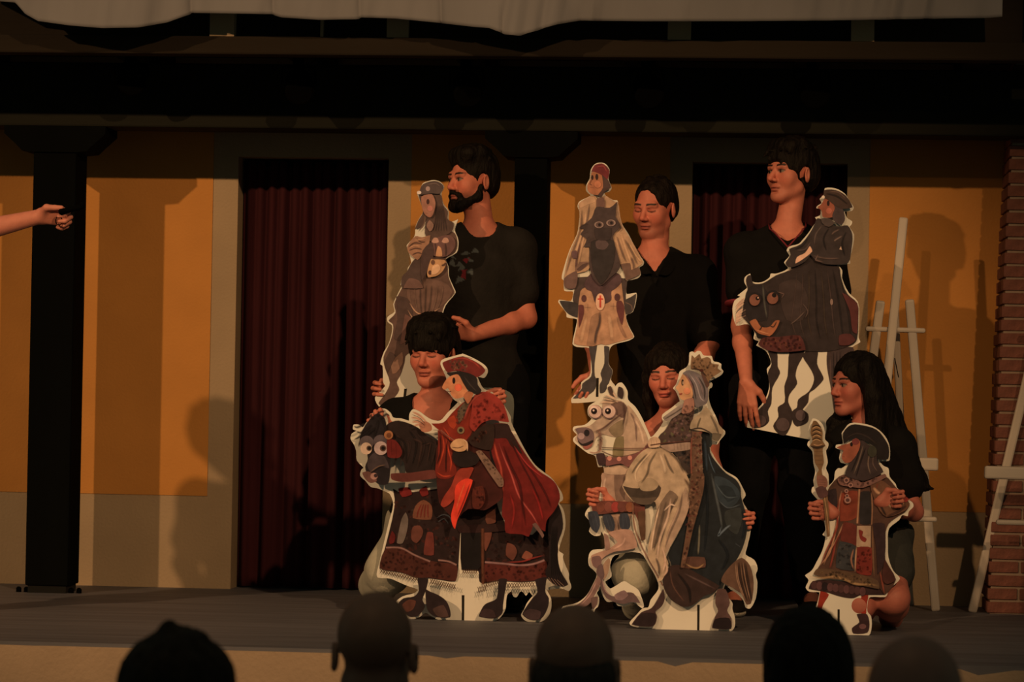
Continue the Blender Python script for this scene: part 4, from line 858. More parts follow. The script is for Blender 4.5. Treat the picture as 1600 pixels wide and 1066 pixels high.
# ---- F: rider in dark dress, held by the tall young man -----------------------
S = Standee('card_standee', 'glare-washed card cut-out of a dark-clad rider on a black horse', YH,
 'F1 770,68 850,70 920,110 960,170 988,215 975,240 920,245 935,290 975,320 970,345 955,360 990,420 980,520 960,600 960,640 870,650 900,690 900,750 950,860 1020,930 1030,1060 '
 'F2 1025,230 1038,265 980,300 970,330 995,375 1000,500 960,750 900,1045 640,1000 220,918 180,910 200,830 245,785 310,710 345,620 345,540 330,470 360,430 350,380 320,330 250,290 270,260 230,240 235,190 190,130 100,140 75,70 70,10 '
 'F1 70,980 85,920 130,890 108,880 160,840 180,820 160,780 165,740 205,715 220,775 290,780 350,745 360,715 400,715 470,690 490,670 460,630 500,580 480,540 500,510 570,490 600,460 650,400 690,340 715,320 695,290 720,280 735,270 735,225 705,220 710,205 745,180 730,150 760,120')
h = 'horse_print'; r = 'rider_print'  # greyish print palette stands in for light reflecting off the card
S.poly(h, (62, 47, 37), 'F2 340,335 405,345 410,450 428,500 370,610 362,730 335,790 346,860 300,905 220,912 205,860 250,800 320,720 355,620 340,500 368,430'); S.poly(h, (62, 47, 37), 'F2 505,335 610,330 602,370 560,450 545,520 557,580 500,660 490,720 520,790 515,880 470,968 420,958 380,900 420,830 415,760 467,720 465,600 490,520')
S.poly(h, (62, 47, 37), 'F2 602,370 640,330 715,335 708,430 752,522 755,550 690,620 650,650 640,720 600,775 640,810 635,870 560,902 530,870 525,790 560,760 570,700 650,640 690,550 670,480')
S.poly('tail_print', (74, 57, 46), 'F2 800,320 980,305 992,400 965,600 905,950 860,930 835,700 795,500 785,400')
for k in range(7): S.line('tail_print', random.choice([(96, 74, 58), (56, 42, 34)]), 'F2 %d,340 %d,560 %d,860' % (810 + 25 * k, 815 + 22 * k, 850 + 10 * k), 2)
S.dot(h, (84, 66, 54), 'F2', 450, 890, 50, 50); S.dot(h, (90, 72, 60), 'F2', 585, 820, 36, 40); S.dot(h, (80, 62, 50), 'F2', 280, 860, 44, 40)
S.poly(h, (60, 46, 36), 'F1 175,770 185,735 208,728 225,790 300,790 400,730 500,690 560,620 650,580 780,620 872,658 890,760 940,872 1012,940 1020,1060 F2 1010,245 970,285 800,332 620,332 440,342 330,322 270,282 292,240 250,200 190,122 140,60 F1 150,1000 160,920 190,860', 1)
S.poly(h, (50, 40, 34), 'F1 190,830 280,800 330,860 340,960 330,1066 200,1066 165,960'); S.line(h, (84, 80, 62), 'F1 300,800 310,920 330,1050', 3); S.poly(h, (70, 54, 42), 'F1 420,800 560,760 640,900 600,1066 480,1066')
for k in range(8): S.line(h, random.choice([(80, 62, 48), (46, 36, 29), (74, 58, 40)]), 'F1 %d,%d %d,900 F2 %d,100 %d,240' % (560 + 45 * k, 680, 540 + 55 * k, 520 + 62 * k, 560 + 58 * k), 2.2)
S.line(h, (110, 84, 64), 'F1 400,850 460,870 440,900', 1.4); S.line(h, (104, 84, 66), 'F1 620,1000 560,1060 F2 510,130', 1.5); S.dot(h, (130, 106, 82), 'F1', 820, 930, 9, 22); S.line(h, (96, 76, 60), 'F1 600,940 640,1000 620,1050', 1.6)
S.poly(h, (96, 46, 36), 'F1 900,860 1012,942 1018,1060 F2 1010,200 980,180 F1 960,1000'); S.poly(h, (92, 46, 36), 'F2 880,215 960,205 1000,250 950,285 880,285')
for k in range(9): S.line('mane_print', random.choice([(206, 164, 122), (180, 140, 104), (96, 74, 58)]), 'F1 %d,%d %d,%d %d,%d' % (165 - 4 * k, 900 + 20 * k, 125 - 3 * k, 930 + 20 * k, 95, 965 + 18 * k), 2.6, 1)
for k in range(5): S.line('mane_print', random.choice([(206, 164, 122), (110, 84, 66)]), 'F2 %d,%d %d,%d' % (170, 20 + 22 * k, 100, 60 + 20 * k), 2.4, 1)
S.dot(h, (44, 34, 28), 'F1', 238, 905, 46, 48); S.dot(h, (44, 34, 28), 'F1', 376, 890, 50, 50)
S.dot(h, (126, 80, 54), 'F1', 238, 915, 38, 42); S.dot(h, (126, 80, 54), 'F1', 374, 902, 40, 42); S.dot(h, (28, 20, 16), 'F1', 260, 902, 13); S.dot(h, (28, 20, 16), 'F1', 386, 878, 15); S.dot(h, (200, 160, 120), 'F1', 264, 898, 4)
S.poly(h, (152, 92, 52), 'F2 202,112 245,92 285,150 350,152 395,105 425,102 402,160 350,218 280,202 240,170'); S.line(h, (64, 44, 32), 'F2 265,110 290,150 270,180', 1.8); S.line(h, (84, 52, 34), 'F2 350,140 380,150 405,110', 1.6); S.line(h, (186, 124, 76), 'F2 240,170 300,190 350,205', 2)
S.poly(h, (34, 26, 22), 'F2 250,200 345,222 290,238 260,232')
S.poly('tack_print', (92, 44, 34), 'F2 268,282 300,235 420,228 580,218 622,322 440,338 330,322'); S.speck('tack_print', [(118, 54, 40), (66, 32, 26), (130, 76, 50)], 'F2 285,280 310,240 575,225 610,315 440,330', 70, (0.6, 1.6), 51)
S.poly(r, (66, 53, 42), 'F1 712,298 760,312 860,360 940,352 975,420 970,520 945,632 780,642 700,610 660,570 620,620 540,660 490,662 475,632 512,575 500,530 590,492 680,372')
S.poly(r, (208, 162, 118), 'F1 548,636 560,592 620,560 655,508 672,545 600,605', 1); S.line(r, (208, 164, 120), 'F1 495,695 515,680', 2); S.poly(r, (214, 170, 126), 'F1 880,530 890,510 896,535', 0)
for a, cc in (('750,350 700,420 690,500', (92, 76, 60)), ('800,370 760,450 780,540', (44, 35, 29)), ('880,380 840,400 820,420', (112, 90, 70)), ('900,430 850,460 840,470', (118, 96, 74)), ('930,400 900,480 920,580', (46, 38, 31)), ('680,580 780,600 880,600', (96, 76, 58)), ('560,540 620,530 660,480', (92, 74, 60)), ('720,570 700,610 760,630', (104, 82, 64)), ('640,440 600,500 540,530', (50, 40, 34))): S.line(r, cc, 'F1 ' + a, 2.4)
S.poly('face_print', (144, 80, 50), 'F1 745,190 770,150 830,158 852,220 825,285 755,285 745,235 712,213'); S.dot('face_print', (50, 30, 24), 'F1', 795, 183, 8, 18); S.dot('face_print', (164, 92, 62), 'F1', 800, 240, 22)
S.poly('face_print', (78, 62, 52), 'F1 838,190 900,225 920,300 900,340 850,325 828,275 848,220'); S.poly('face_print', (76, 56, 40), 'F1 768,140 765,85 850,84 930,130 978,212 900,222 840,192 790,152'); S.line('face_print', (54, 40, 30), 'F1 780,110 860,130 940,190', 2.6); S.line('face_print', (104, 80, 60), 'F1 800,95 870,100 930,150', 2); S.dot('face_print', (220, 186, 146), 'F1', 757, 136, 10)
S.poly(r, (84, 70, 56), 'F1 745,300 800,300 840,330 800,360 750,330'); S.line(r, (120, 98, 76), 'F1 760,350 820,350', 2)
S.done()
# ------------------------------------------------------------------ people: one continuous skin per body, built from a signed distance field
def unit(v):
    v = np.asarray(v, float); return v / (np.linalg.norm(v) + 1e-12)
class Field:
    def __init__(self, lo, hi, coarse, fine=(), fstep=0.0034):
        self.ax = []
        for a in range(3):
            p = [lo[a]]
            while p[-1] < hi[a]:
                x = p[-1]
                inside = any(c[a] - r <= x <= c[a] + r for c, r in fine)
                st = fstep if inside else coarse
                if not inside:
                    for c, r in fine:
                        if x < c[a] - r < x + coarse: st = max(c[a] - r - x + 1e-6, fstep * .7)
                p.append(x + st)
            self.ax.append(np.array(p, np.float32))
        self.v = np.full([len(a) for a in self.ax], 1.0, np.float32)
    def sl(self, lo, hi):
        s = []
        for a in range(3):
            i0 = max(0, int(np.searchsorted(self.ax[a], lo[a])) - 1); i1 = min(len(self.ax[a]), int(np.searchsorted(self.ax[a], hi[a])) + 1)
            s.append(slice(i0, max(i1, i0 + 1)))
        X = self.ax[0][s[0]][:, None, None]; Y = self.ax[1][s[1]][None, :, None]; Z = self.ax[2][s[2]][None, None, :]
        return tuple(s), X, Y, Z
    @staticmethod
    def dist(pr, X, Y, Z, g=0.0):
        if pr[0] == 'cap':
            a, b, ra, rb = pr[1:]
            ba = b - a; L = float(ba @ ba) + 1e-12
            px, py, pz = X - np.float32(a[0]), Y - np.float32(a[1]), Z - np.float32(a[2])
            t = np.clip((px * np.float32(ba[0]) + py * np.float32(ba[1]) + pz * np.float32(ba[2])) / np.float32(L), 0, 1)
            d = np.sqrt((px - t * np.float32(ba[0])) ** 2 + (py - t * np.float32(ba[1])) ** 2 + (pz - t * np.float32(ba[2])) ** 2)
            return d - (np.float32(ra + g) + np.float32(rb - ra) * t)
        c, r, R = pr[1:]
        r = np.asarray(r) + g
        px, py, pz = X - np.float32(c[0]), Y - np.float32(c[1]), Z - np.float32(c[2])
        q = [px * np.float32(R[i][0]) + py * np.float32(R[i][1]) + pz * np.float32(R[i][2]) for i in range(3)]
        k0 = np.sqrt(sum((q[i] / np.float32(r[i])) ** 2 for i in range(3)))
        k1 = np.sqrt(sum((q[i] / np.float32(r[i] ** 2)) ** 2 for i in range(3))) + np.float32(1e-6)
        return k0 * (k0 - 1) / k1
    @staticmethod
    def bounds(pr, g=0.0):
        if pr[0] == 'cap':
            a, b, ra, rb = pr[1:]; m = max(ra, rb) + g
            return np.minimum(a, b) - m, np.maximum(a, b) + m
        c, r, R = pr[1:]; m = max(r) + g
        return np.asarray(c) - m, np.asarray(c) + m
    def add(self, pr, k=0.02, g=0.0):
        lo, hi = self.bounds(pr, g); s, X, Y, Z = self.sl(lo - k - 0.02, hi + k + 0.02)
        d = self.dist(pr, X, Y, Z, g).astype(np.float32); v = self.v[s]
        if k > 0:
            h = np.maximum(k - np.abs(v - d), 0) / k
            self.v[s] = np.minimum(v, d) - h * h * np.float32(k * 0.25)
        else: self.v[s] = np.minimum(v, d)
    def sub(self, pr, k=0.005, g=0.0):
        lo, hi = self.bounds(pr, g); s, X, Y, Z = self.sl(lo - k - 0.02, hi + k + 0.02)
        d = -self.dist(pr, X, Y, Z, g).astype(np.float32); v = self.v[s]
        h = np.maximum(k - np.abs(v - d), 0) / k
        self.v[s] = np.maximum(v, d) + h * h * np.float32(k * 0.25)
    def cut(self, p, n):
        """remove everything on the side n points to"""
        X, Y, Z = self.ax[0][:, None, None], self.ax[1][None, :, None], self.ax[2][None, None, :]
        n = unit(n)
        self.v = np.maximum(self.v, ((X - p[0]) * n[0] + (Y - p[1]) * n[1] + (Z - p[2]) * n[2]).astype(np.float32))
    def mesh(self):
        v = self.v; s = v < 0
        c8 = s.astype(np.int8)
        cnt = sum(c8[i:c8.shape[0] - 1 + i, j:c8.shape[1] - 1 + j, k:c8.shape[2] - 1 + k] for i in (0, 1) for j in (0, 1) for k in (0, 1))
        act = (cnt > 0) & (cnt < 8); idx = np.argwhere(act)
        off = np.array([(i, j, k) for i in (0, 1) for j in (0, 1) for k in (0, 1)])
        cv = np.stack([v[idx[:, 0] + o[0], idx[:, 1] + o[1], idx[:, 2] + o[2]] for o in off], 1)
        acc = np.zeros((len(idx), 3)); num = np.zeros(len(idx))
        for a in range(8):
            for b in range(a + 1, 8):
                if np.abs(off[a] - off[b]).sum() != 1: continue
                va, vb = cv[:, a], cv[:, b]; cr = (va < 0) != (vb < 0)
                t = np.where(cr, va / np.where(cr, va - vb, 1), 0)
                acc += np.where(cr[:, None], off[a] + t[:, None] * (off[b] - off[a]), 0); num += cr
        u = acc / num[:, None]
        P_ = np.stack([self.ax[a][idx[:, a]] + u[:, a] * (self.ax[a][idx[:, a] + 1] - self.ax[a][idx[:, a]]) for a in range(3)], 1)
        vid = np.full(act.shape, -1, np.int64); vid[act] = np.arange(len(idx))
        Q = []
        for axis in range(3):
            o1, o2 = (axis + 1) % 3, (axis + 2) % 3
            sa = [slice(1, -1)] * 3; sb = [slice(1, -1)] * 3
            sa[axis] = slice(0, -1); sb[axis] = slice(1, None)
            A, B = s[tuple(sa)], s[tuple(sb)]
            e = np.argwhere(A != B)
            ins = A[tuple(e.T)]
            base = e.copy(); base[:, o1] += 1; base[:, o2] += 1
            def cell(d1, d2):
                q = base.copy(); q[:, o1] += d1; q[:, o2] += d2
                return vid[q[:, 0], q[:, 1], q[:, 2]]
            q = np.stack([cell(-1, -1), cell(0, -1), cell(0, 0), cell(-1, 0)], 1)
            q[~ins] = q[~ins][:, ::-1]
            Q.append(q)
        return P_, np.vstack(Q)

def sdf_mesh(prims, coarse=0.009, fine=(), fstep=0.0034, g=0.0, cuts=()):
    """prims: (primitive, blend, op); returns verts, quads"""
    adds = [p for p in prims if p[2] == '+']
    los, his = zip(*[Field.bounds(p[0], g) for p in adds])
    lo, hi = np.min(los, 0) - 0.03, np.max(his, 0) + 0.03
    f = Field(lo, hi, coarse, fine, fstep)
    for pr, k, op in prims:
        if op == '+': f.add(pr, k, g)
        else: f.sub(pr, k)
    for p, n in cuts: f.cut(p, n)
    return f.mesh()
def vnormals(V, Q):
    n = np.cross(V[Q[:, 2]] - V[Q[:, 0]], V[Q[:, 3]] - V[Q[:, 1]])
    N = np.zeros_like(V)
    for i in range(4): np.add.at(N, Q[:, i], n)
    return N / (np.linalg.norm(N, axis=1)[:, None] + 1e-12)
def cap(a, b, ra, rb=None): return ('cap', np.asarray(a, float), np.asarray(b, float), ra, ra if rb is None else rb)
def ell(c, r, R): return ('ell', np.asarray(c, float), tuple(r), np.asarray(R, float))

class Head:
    def __init__(self, c, yaw, pitch=0, roll=0, sc=1.0):
        self.c = np.asarray(c, float); self.sc = sc
        y, p, r = map(math.radians, (yaw, pitch, roll))
        F0 = np.array([-math.sin(y), -math.cos(y), 0]); S = np.array([math.cos(y), -math.sin(y), 0]); Z = np.array([0, 0, 1.0])
        F = F0 * math.cos(p) - Z * math.sin(p); U = Z * math.cos(p) + F0 * math.sin(p)
        self.S = S * math.cos(r) + U * math.sin(r); self.U = U * math.cos(r) - S * math.sin(r); self.F = F
        self.R = np.array([self.S, self.F, self.U])
    def w(self, s, f, u): return self.c + (self.S * s + self.F * f + self.U * u) * self.sc
    def loc(self, V): return (V - self.c) @ self.R.T / self.sc
    def E(self, s, f, u, a, b, c): return ell(self.w(s, f, u), (a * self.sc, b * self.sc, c * self.sc), self.R)
    def C(self, p, q, ra, rb=None): return cap(self.w(*p), self.w(*q), ra * self.sc, (ra if rb is None else rb) * self.sc)
    def prims(self, jaw=1.0, nose=1.0, female=False):
        o = [(self.E(0, -.014, .035, .073, .094, .082), .02, '+'), (self.E(0, .026, -.035, .058 * jaw, .060, .078), .03, '+'),
             (self.C((0, .060, -.094), (0, .066, -.100), .021 if not female else .018), .022, '+')]
        for s in (-1, 1):
            o += [(self.C((s * .048 * jaw, .004, -.062), (s * .017, .062, -.098), .018, .015), .026, '+'),
                  (self.E(s * .040, .056, -.026, .022, .022, .026), .035, '+')]
        o += [(self.C((-.036, .074, .018), (.036, .074, .018), .013 if not female else .010), .014, '+')]
        for s in (-1, 1):
            o += [(self.E(s * .031, .094, -.003, .018, .016, .0115), .008, '-'), (self.E(s * .031, .070, -.004, .0155, .0155, .0125), .004, '+'),
                  (self.C((s * .017, .086, .010), (s * .047, .074, .012), .0055, .004), .008, '+')]
        o += [(self.C((0, .084, .004), (0, .104 * nose ** .5, -.034), .0075, .0115), .012, '+'),
              (self.E(0.011, .094, -.040, .0085, .010, .0075), .006, '+'), (self.E(-.011, .094, -.040, .0085, .010, .0075), .006, '+'),
              (self.E(0, .082, -.064, .024, .013, .0075), .006, '+'), (self.E(0, .081, -.076, .020, .013, .0085), .006, '+'),
              (self.E(0, .097, -.0700, .019, .009, .0016), .003, '-'), (self.E(0, .086, -.0855, .018, .006, .004), .006, '-')]
        for s in (-1, 1):
            Re = np.array([self.S * s * .9 - self.F * .43, self.F * .9 + self.S * s * .43, self.U])
            o += [(ell(self.w(s * .079, -.012, -.012), (.008 * self.sc, .019 * self.sc, .031 * self.sc), Re), .006, '+'),
                  (ell(self.w(s * .086, -.008, -.010), (.006 * self.sc, .010 * self.sc, .019 * self.sc), Re), .003, '-')]
        return o
    def paint(self, V, col, skin, brow=(0.012, 0.008, 0.006), lip=(0.33, 0.065, 0.06), stubble=0.0, blush=0.25, eyes='open', browh=1.0):
        L = self.loc(V); s, f, u = L[:, 0], L[:, 1], L[:, 2]; a = np.abs(s)
        def mixc(m, c):
            m = np.clip(m, 0, 1)[:, None]; col[:] = col * (1 - m) + np.asarray(c) * m
        hd = (f > .02) & (u > -.12) & (u < .12) & (a < .085)
        g = lambda x, c, w: np.exp(-((x - c) / w) ** 2)
        mixc(hd * blush * g(a, .04, .02) * g(u, -.03, .022) * (f > .04), np.asarray(skin) * (1.05, .62, .6))
        mixc(hd * blush * g(a, 0, .014) * g(u, -.035, .015) * (f > .085), np.asarray(skin) * (1.0, .6, .6))
        if stubble:
            m = hd * (f > .03) * np.clip((-.05 - u) / .02, 0, 1) + hd * g(u, -.052, .008) * (a < .03) * (f > .07)
            mixc(stubble * m, (.06, .03, .025))
        mixc(.85 * hd * (f > .072) * g(u, -.070, .0085) * np.clip((.025 - a) / .010, 0, 1), lip)
        mixc(.85 * hd * (f > .07) * g(u, -.0697 - 2.5 * a * a, .0020) * np.clip((.025 - a) / .006, 0, 1), (.05, .012, .01))
        mixc(.8 * hd * (f > .078) * g(u, -.0465, .003) * g(a, .009, .005), (.04, .012, .01))
        arch = .0185 + .003 * browh - 5.0 * (a - .034) ** 2
        mixc(1.5 * hd * (f > .055) * np.clip((.0050 - np.abs(u - arch)) / .0025, 0, 1) * np.clip((a - .010) / .004, 0, 1) * np.clip((.052 - a) / .005, 0, 1), brow)
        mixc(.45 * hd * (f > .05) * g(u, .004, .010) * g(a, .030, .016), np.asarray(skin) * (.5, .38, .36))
        if eyes == 'open':
            e = ((a - .031) / .0150) ** 2 + ((u + .0045) / .0062) ** 2
            mixc(2 * hd * (f > .062) * np.clip(1.15 - e, 0, 1), (.20, .15, .125))
            ir = ((s - np.sign(s) * .031 + .003) / .0062) ** 2 + ((u + .004) / .0066) ** 2
            mixc(3 * hd * (f > .062) * np.clip(1.2 - ir, 0, 1) * (e < 1.2), (.012, .008, .006))
            mixc(1.2 * hd * (f > .062) * g(u, .0022 - 14 * (a - .031) ** 2, .0021) * (np.abs(a - .031) < .018), (.012, .006, .005))
        else:
            mixc(1.2 * hd * (f > .06) * g(u, -.0105 + 16 * (a - .031) ** 2, .0026) * (np.abs(a - .031) < .017), (.02, .010, .008))
            mixc(.35 * hd * (f > .06) * g(u, .002, .005) * g(a, .031, .012), np.asarray(skin) * (.7, .55, .6))

def hand_prims(wrist, d, n, side, curl=(20, 25, 20), spread=5.0, sc=1.0, thumb=(0.75, 0.6, 0.25), thumb_curl=15):
    """d: towards the fingers, n: where the palm faces, side: towards the thumb"""
    w = np.asarray(wrist, float); d = unit(d); n = np.asarray(n, float); n = unit(n - d * (n @ d))
    side = np.asarray(side, float); side = unit(side - d * (side @ d) - n * (side @ n))
    o = []
    lens = [(.040, .024, .020), (.044, .028, .021), (.040, .026, .020), (.032, .019, .018)]
    for i in range(4):
        off = (.030 - .0195 * i) * sc
        k = w + d * (.088 - (.002, 0, .004, .012)[i]) * sc + side * off
        o.append((cap(w + side * off * .55 + d * .012 * sc, k, .0125 * sc, .0105 * sc), .014, '+'))
        a = math.radians(spread * (1.2 - i * .8)); dd = unit(d * math.cos(a) + side * math.sin(a)); nn = n.copy(); p = k
        for j in range(3):
            t = math.radians(curl[j] * (1 + .06 * i)); d2 = dd * math.cos(t) + nn * math.sin(t); nn = nn * math.cos(t) - dd * math.sin(t); dd = d2
            q = p + dd * lens[i][j] * sc
            o.append((cap(p, q, (.0094, .0084, .0076)[j] * sc, (.0086, .0076, .0066)[j] * sc), .003, '+')); p = q
    td = unit(d * thumb[0] + side * thumb[1] + n * thumb[2]); b = w + d * .018 * sc + side * .018 * sc
    k = b + unit(d * .6 + side * .7 + n * .3) * .036 * sc
    o.append((cap(b, k, .016 * sc, .0125 * sc), .012, '+'))
    p = k + td * .032 * sc; o.append((cap(k, p, .0115 * sc, .0098 * sc), .005, '+'))
    t = math.radians(thumb_curl); td2 = td * math.cos(t) - side * math.sin(t)
    o.append((cap(p, p + td2 * .024 * sc, .0098 * sc, .0082 * sc), .003, '+'))
    return o

M_SKIN = mat('skin', 'col', 0.55, 0.10, 40.0, 0.08, 260, spec=0.35)
M_HAIR = mat('dark_hair', 'col', 0.6, 0.35, 60.0, 0.5, 220, (1, 1, 0.25), spec=0.10)
def fabric(name, col, **k): return mat(name, col, k.get('rough', 0.95), 0.18, 14.0, 0.35, 45, spec=0.1)
def colour_obj(o, C):
    at = o.data.attributes.new('col', 'FLOAT_COLOR', 'POINT')
    at.data.foreach_set('color', np.hstack([C, np.ones((len(C), 1))]).astype(np.float32).ravel())
def wrinkle(V, Q, amp, sc=(9, 9, 5), seed=0.0):
    N = vnormals(V, Q)
    h = np.array([noise.noise(Vector((v[0] * sc[0] + seed, v[1] * sc[1], v[2] * sc[2]))) + .5 * noise.noise(Vector((v[0] * sc[0] * 2.3, v[1] * 20, v[2] * sc[2] * 2.1 + seed))) for v in V])
    return V + N * (h * amp)[:, None]

def torso_prims(a, b, pel, w=1.0, d=1.0):
    a, b, pel = map(lambda q: np.asarray(q, float), (a, b, pel))
    mid = (a + b) / 2; L = unit(b - a); up = unit(mid - pel); T = unit(np.cross(L, up)); up2 = np.cross(T, L)
    R = np.array([L, T, up2]); ln = np.linalg.norm(mid - pel)
    C = mid - up * .12
    return [(ell(C, (.165 * w, .112 * d, .17), R), .04, '+'), (ell(mid * .42 + pel * .58, (.142 * w, .100 * d, ln * .33), R), .06, '+'),
            (ell(pel, (.160 * w, .112 * d, .125), R), .06, '+'), (cap(a, mid + up * .02, .052, .06), .04, '+'), (cap(b, mid + up * .02, .052, .06), .04, '+'), (cap(a * .8 + mid * .2, mid + up * .075 + unit(a - mid) * .035, .046, .036), .04, '+'), (cap(b * .8 + mid * .2, mid + up * .075 + unit(b - mid) * .035, .046, .036), .04, '+'),
            (cap(a, a, .058), .03, '+'), (cap(b, b, .058), .03, '+')], mid, up, T

def person(label, head, A, B, pel, elA, elB, wrA, wrB, legs, skin, group='people on the stage', handA=None, handB=None, jaw=1.0, nose=1.0, female=False, w=1.0, d=1.0,
           paint=None, hair=None, haircol=(.008, .006, .005), shirt=None, trousers=None, shoes=None, neckr=.052, root_z=STAGE, coarse=0.010, fstep=0.0034, arm=1.0, extra=None, fine_hands=True):
    H = head
    tp, mid, up, T = torso_prims(A, B, pel, w, d)
    root = empty('person', (pel[0], pel[1], root_z), label=label, cat='person', group=group)
    nb = mid + up * .085
    pr = list(tp) + [(cap(nb, H.w(0, -.022, -.055), neckr * 1.08, neckr * .94), .022, '+')]
    armA = [(cap(A, elA, .047 * arm, .039 * arm), .03, '+'), (cap(elA, elA * .7 + wrA * .3, .040 * arm, .040 * arm), .02, '+'), (cap(elA * .7 + wrA * .3, wrA, .040 * arm, .026 * arm), .02, '+')]
    armB = [(cap(B, elB, .047 * arm, .039 * arm), .03, '+'), (cap(elB, elB * .7 + wrB * .3, .040 * arm, .040 * arm), .02, '+'), (cap(elB * .7 + wrB * .3, wrB, .040 * arm, .026 * arm), .02, '+')]
    pr += armA + armB
    legp = []
    for hp_, kn, an, toe in legs:
        legp += [(cap(hp_, kn, .082 * w, .055), .04, '+'), (cap(kn, kn * .65 + an * .35, .054, .055), .03, '+'), (cap(kn * .65 + an * .35, an, .055, .038), .03, '+')]
        pr += legp[-3:] + [(cap(an, toe, .038, .026), .03, '+')]
    hands = []
    for wr, hs in ((wrA, handA), (wrB, handB)):
        if hs is not None: pr += hand_prims(wr, **hs); hands.append((wr + unit(hs['d']) * .08, .12))
    pr += H.prims(jaw, nose, female)
    fine = [(H.c, .135 * H.sc)] + (hands if fine_hands else [])
    V, Q = sdf_mesh(pr, coarse, fine, fstep)
    C = np.tile(np.asarray(skin, float), (len(V), 1))
    H.paint(V, C, skin, **(paint or {}))
    o = mesh_obj('body', V, Q, M_SKIN, root, smooth=True); colour_obj(o, C)
    if hair:
        hp, hcuts, amp = hair(H)
        HV, HQ = sdf_mesh(hp, 0.0042, (), 0.0042, cuts=hcuts)
        L = H.loc(HV); N = vnormals(HV, HQ)
        dis = np.array([noise.noise(Vector((l[0] * 62, l[1] * 62, l[2] * 16))) + .6 * noise.noise(Vector((l[0] * 150, l[1] * 150, l[2] * 30))) for l in L])
        HV = HV + N * (dis * amp)[:, None]
        ho = mesh_obj('hair', HV, HQ, M_HAIR, root, smooth=True)
        hc = np.tile(np.asarray(haircol, float), (len(HV), 1)) * (1 + .5 * dis)[:, None]
        colour_obj(ho, np.clip(hc, .001, 1))
    if shirt: shirt(root, dict(tp=tp, mid=mid, up=up, T=T, A=A, B=B, elA=elA, elB=elB, wrA=wrA, wrB=wrB, pel=pel, H=H, nb=nb, w=w, arm=arm))
    if trousers: trousers(root, dict(legs=legs, pel=pel, tp=tp, w=w, up=up))
    if shoes:
        for hp_, kn, an, toe in legs:
            f = unit((toe - an) * (1, 1, 0)); s_ = np.cross(f, (0, 0, 1)); R = np.array([s_, f, (0, 0, 1)])
            base = np.array([an[0], an[1], root_z])
            sp = [(ell(base + f * .075 + (0, 0, .032), (.045, .135, .038), R), .02, '+'), (cap(an + (0, 0, .01), base + (0, 0, .045), .046, .046), .03, '+')]
            sv, sq = sdf_mesh(sp, 0.009, cuts=[(np.array([0, 0, root_z + .016]), (0, 0, -1))])
            so = mesh_obj('shoe', sv, sq, shoes[0], root, smooth=True)
            sp = [(ell(base + f * .075 + (0, 0, .02), (.049, .140, .03), R), .02, '+')]
            sv, sq = sdf_mesh(sp, 0.008, cuts=[(np.array([0, 0, root_z + .001]), (0, 0, -1)), (np.array([0, 0, root_z + .020]), (0, 0, 1))])
            mesh_obj('sole', sv, sq, shoes[1], so, smooth=False)
    return root

def tee(m, sleeve=0.6, g=.013, neck=.074, neckdrop=.0, hem=.10, vneck=0.0, collar=None, band=None, print_=None, seed=0.0, longer=1.0, strap=False, neck_f=.0):
    def f(root, k):
        pr = list(k['tp'])
        cuts = []
        if not strap:
            for S_, E_ in ((k['A'], k['elA']), (k['B'], k['elB'])):
                e = S_ + (E_ - S_) * sleeve
                pr.append((cap(S_, e, .058, .054 if sleeve < 1 else .05), .035, '+'))
        else:
            pr = [q for i, q in enumerate(pr) if i < 3]
        H = k['H']
        pr2 = [((p[0]), p[1], p[2]) for p in pr]
        fl = H.F * (1, 1, 0); fl = unit(fl); tf = k['T'] if k['T'] @ np.array([0, -1, 0]) > 0 else -k['T']
        nb = k['nb']
        subs = [(cap(nb + k['up'] * .09 - tf * .0, nb - k['up'] * (.012 + neckdrop) + tf * (.018 + neck_f), neck * 1.05, neck), .006, '-')]
        if vneck:
            subs.append((cap(nb + tf * .07 + k['up'] * .05, nb + tf * .115 - k['up'] * vneck, .055, .006), .006, '-'))
        los = [q for q in pr2] + [(cap(k['pel'] - k['up'] * 0, k['pel'] - k['up'] * .02, .12 * k['w'], .12 * k['w']), .05, '+')]
        V, Q = sdf_mesh(los + subs, .0085, ([(k['mid'] - k['up'] * .1 + tf * .1, .14)] if print_ else [(nb, .10)]), .0045, g=g, cuts=[(k['pel'] - k['up'] * hem, -k['up'])])
        V = wrinkle(V, Q, .006, seed=seed)
        o = mesh_obj('shirt', V, Q, m, root, smooth=True)
        if print_: print_(o, V, k, tf)
        if not strap and sleeve < 1 and band is not None:
            for S_, E_ in ((k['A'], k['elA']), (k['B'], k['elB'])):
                dd = unit(E_ - S_); e = S_ + (E_ - S_) * sleeve + dd * .058
                V2, F2 = [], []
                tube(V2, F2, [e - dd * .006, e + dd * .003], [.0675, .0675], 20)
                mesh_obj('sleeve_band', V2, F2, band, root, smooth=True)
        if collar:
            collar(root, k, tf)
    return f
def pants(m, g=.014, frm=0.0, to=1.0, seed=1.0, waist=.06):
    def f(root, k):
        pr = [k['tp'][2]]
        for hp_, kn, an, toe in k['legs']:
            pr.append((cap(hp_, kn, .085 * k['w'], .062), .05, '+'))
            if to > .5: pr += [(cap(kn, kn + (an - kn) * to, .062, .055), .03, '+')]
        if to <= .5:
            pr = [k['tp'][2]] + [(cap(hp_, hp_ + (kn - hp_) * to * 2, .085 * k['w'], .07), .05, '+') for hp_, kn, an, toe in k['legs']]
        V, Q = sdf_mesh(pr, .0095, (), g=g, cuts=[(k['pel'] + k['up'] * waist, k['up'])])
        V = wrinkle(V, Q, .008, (10, 10, 9), seed)
        mesh_obj('trousers', V, Q, m, root, smooth=True)
    return f

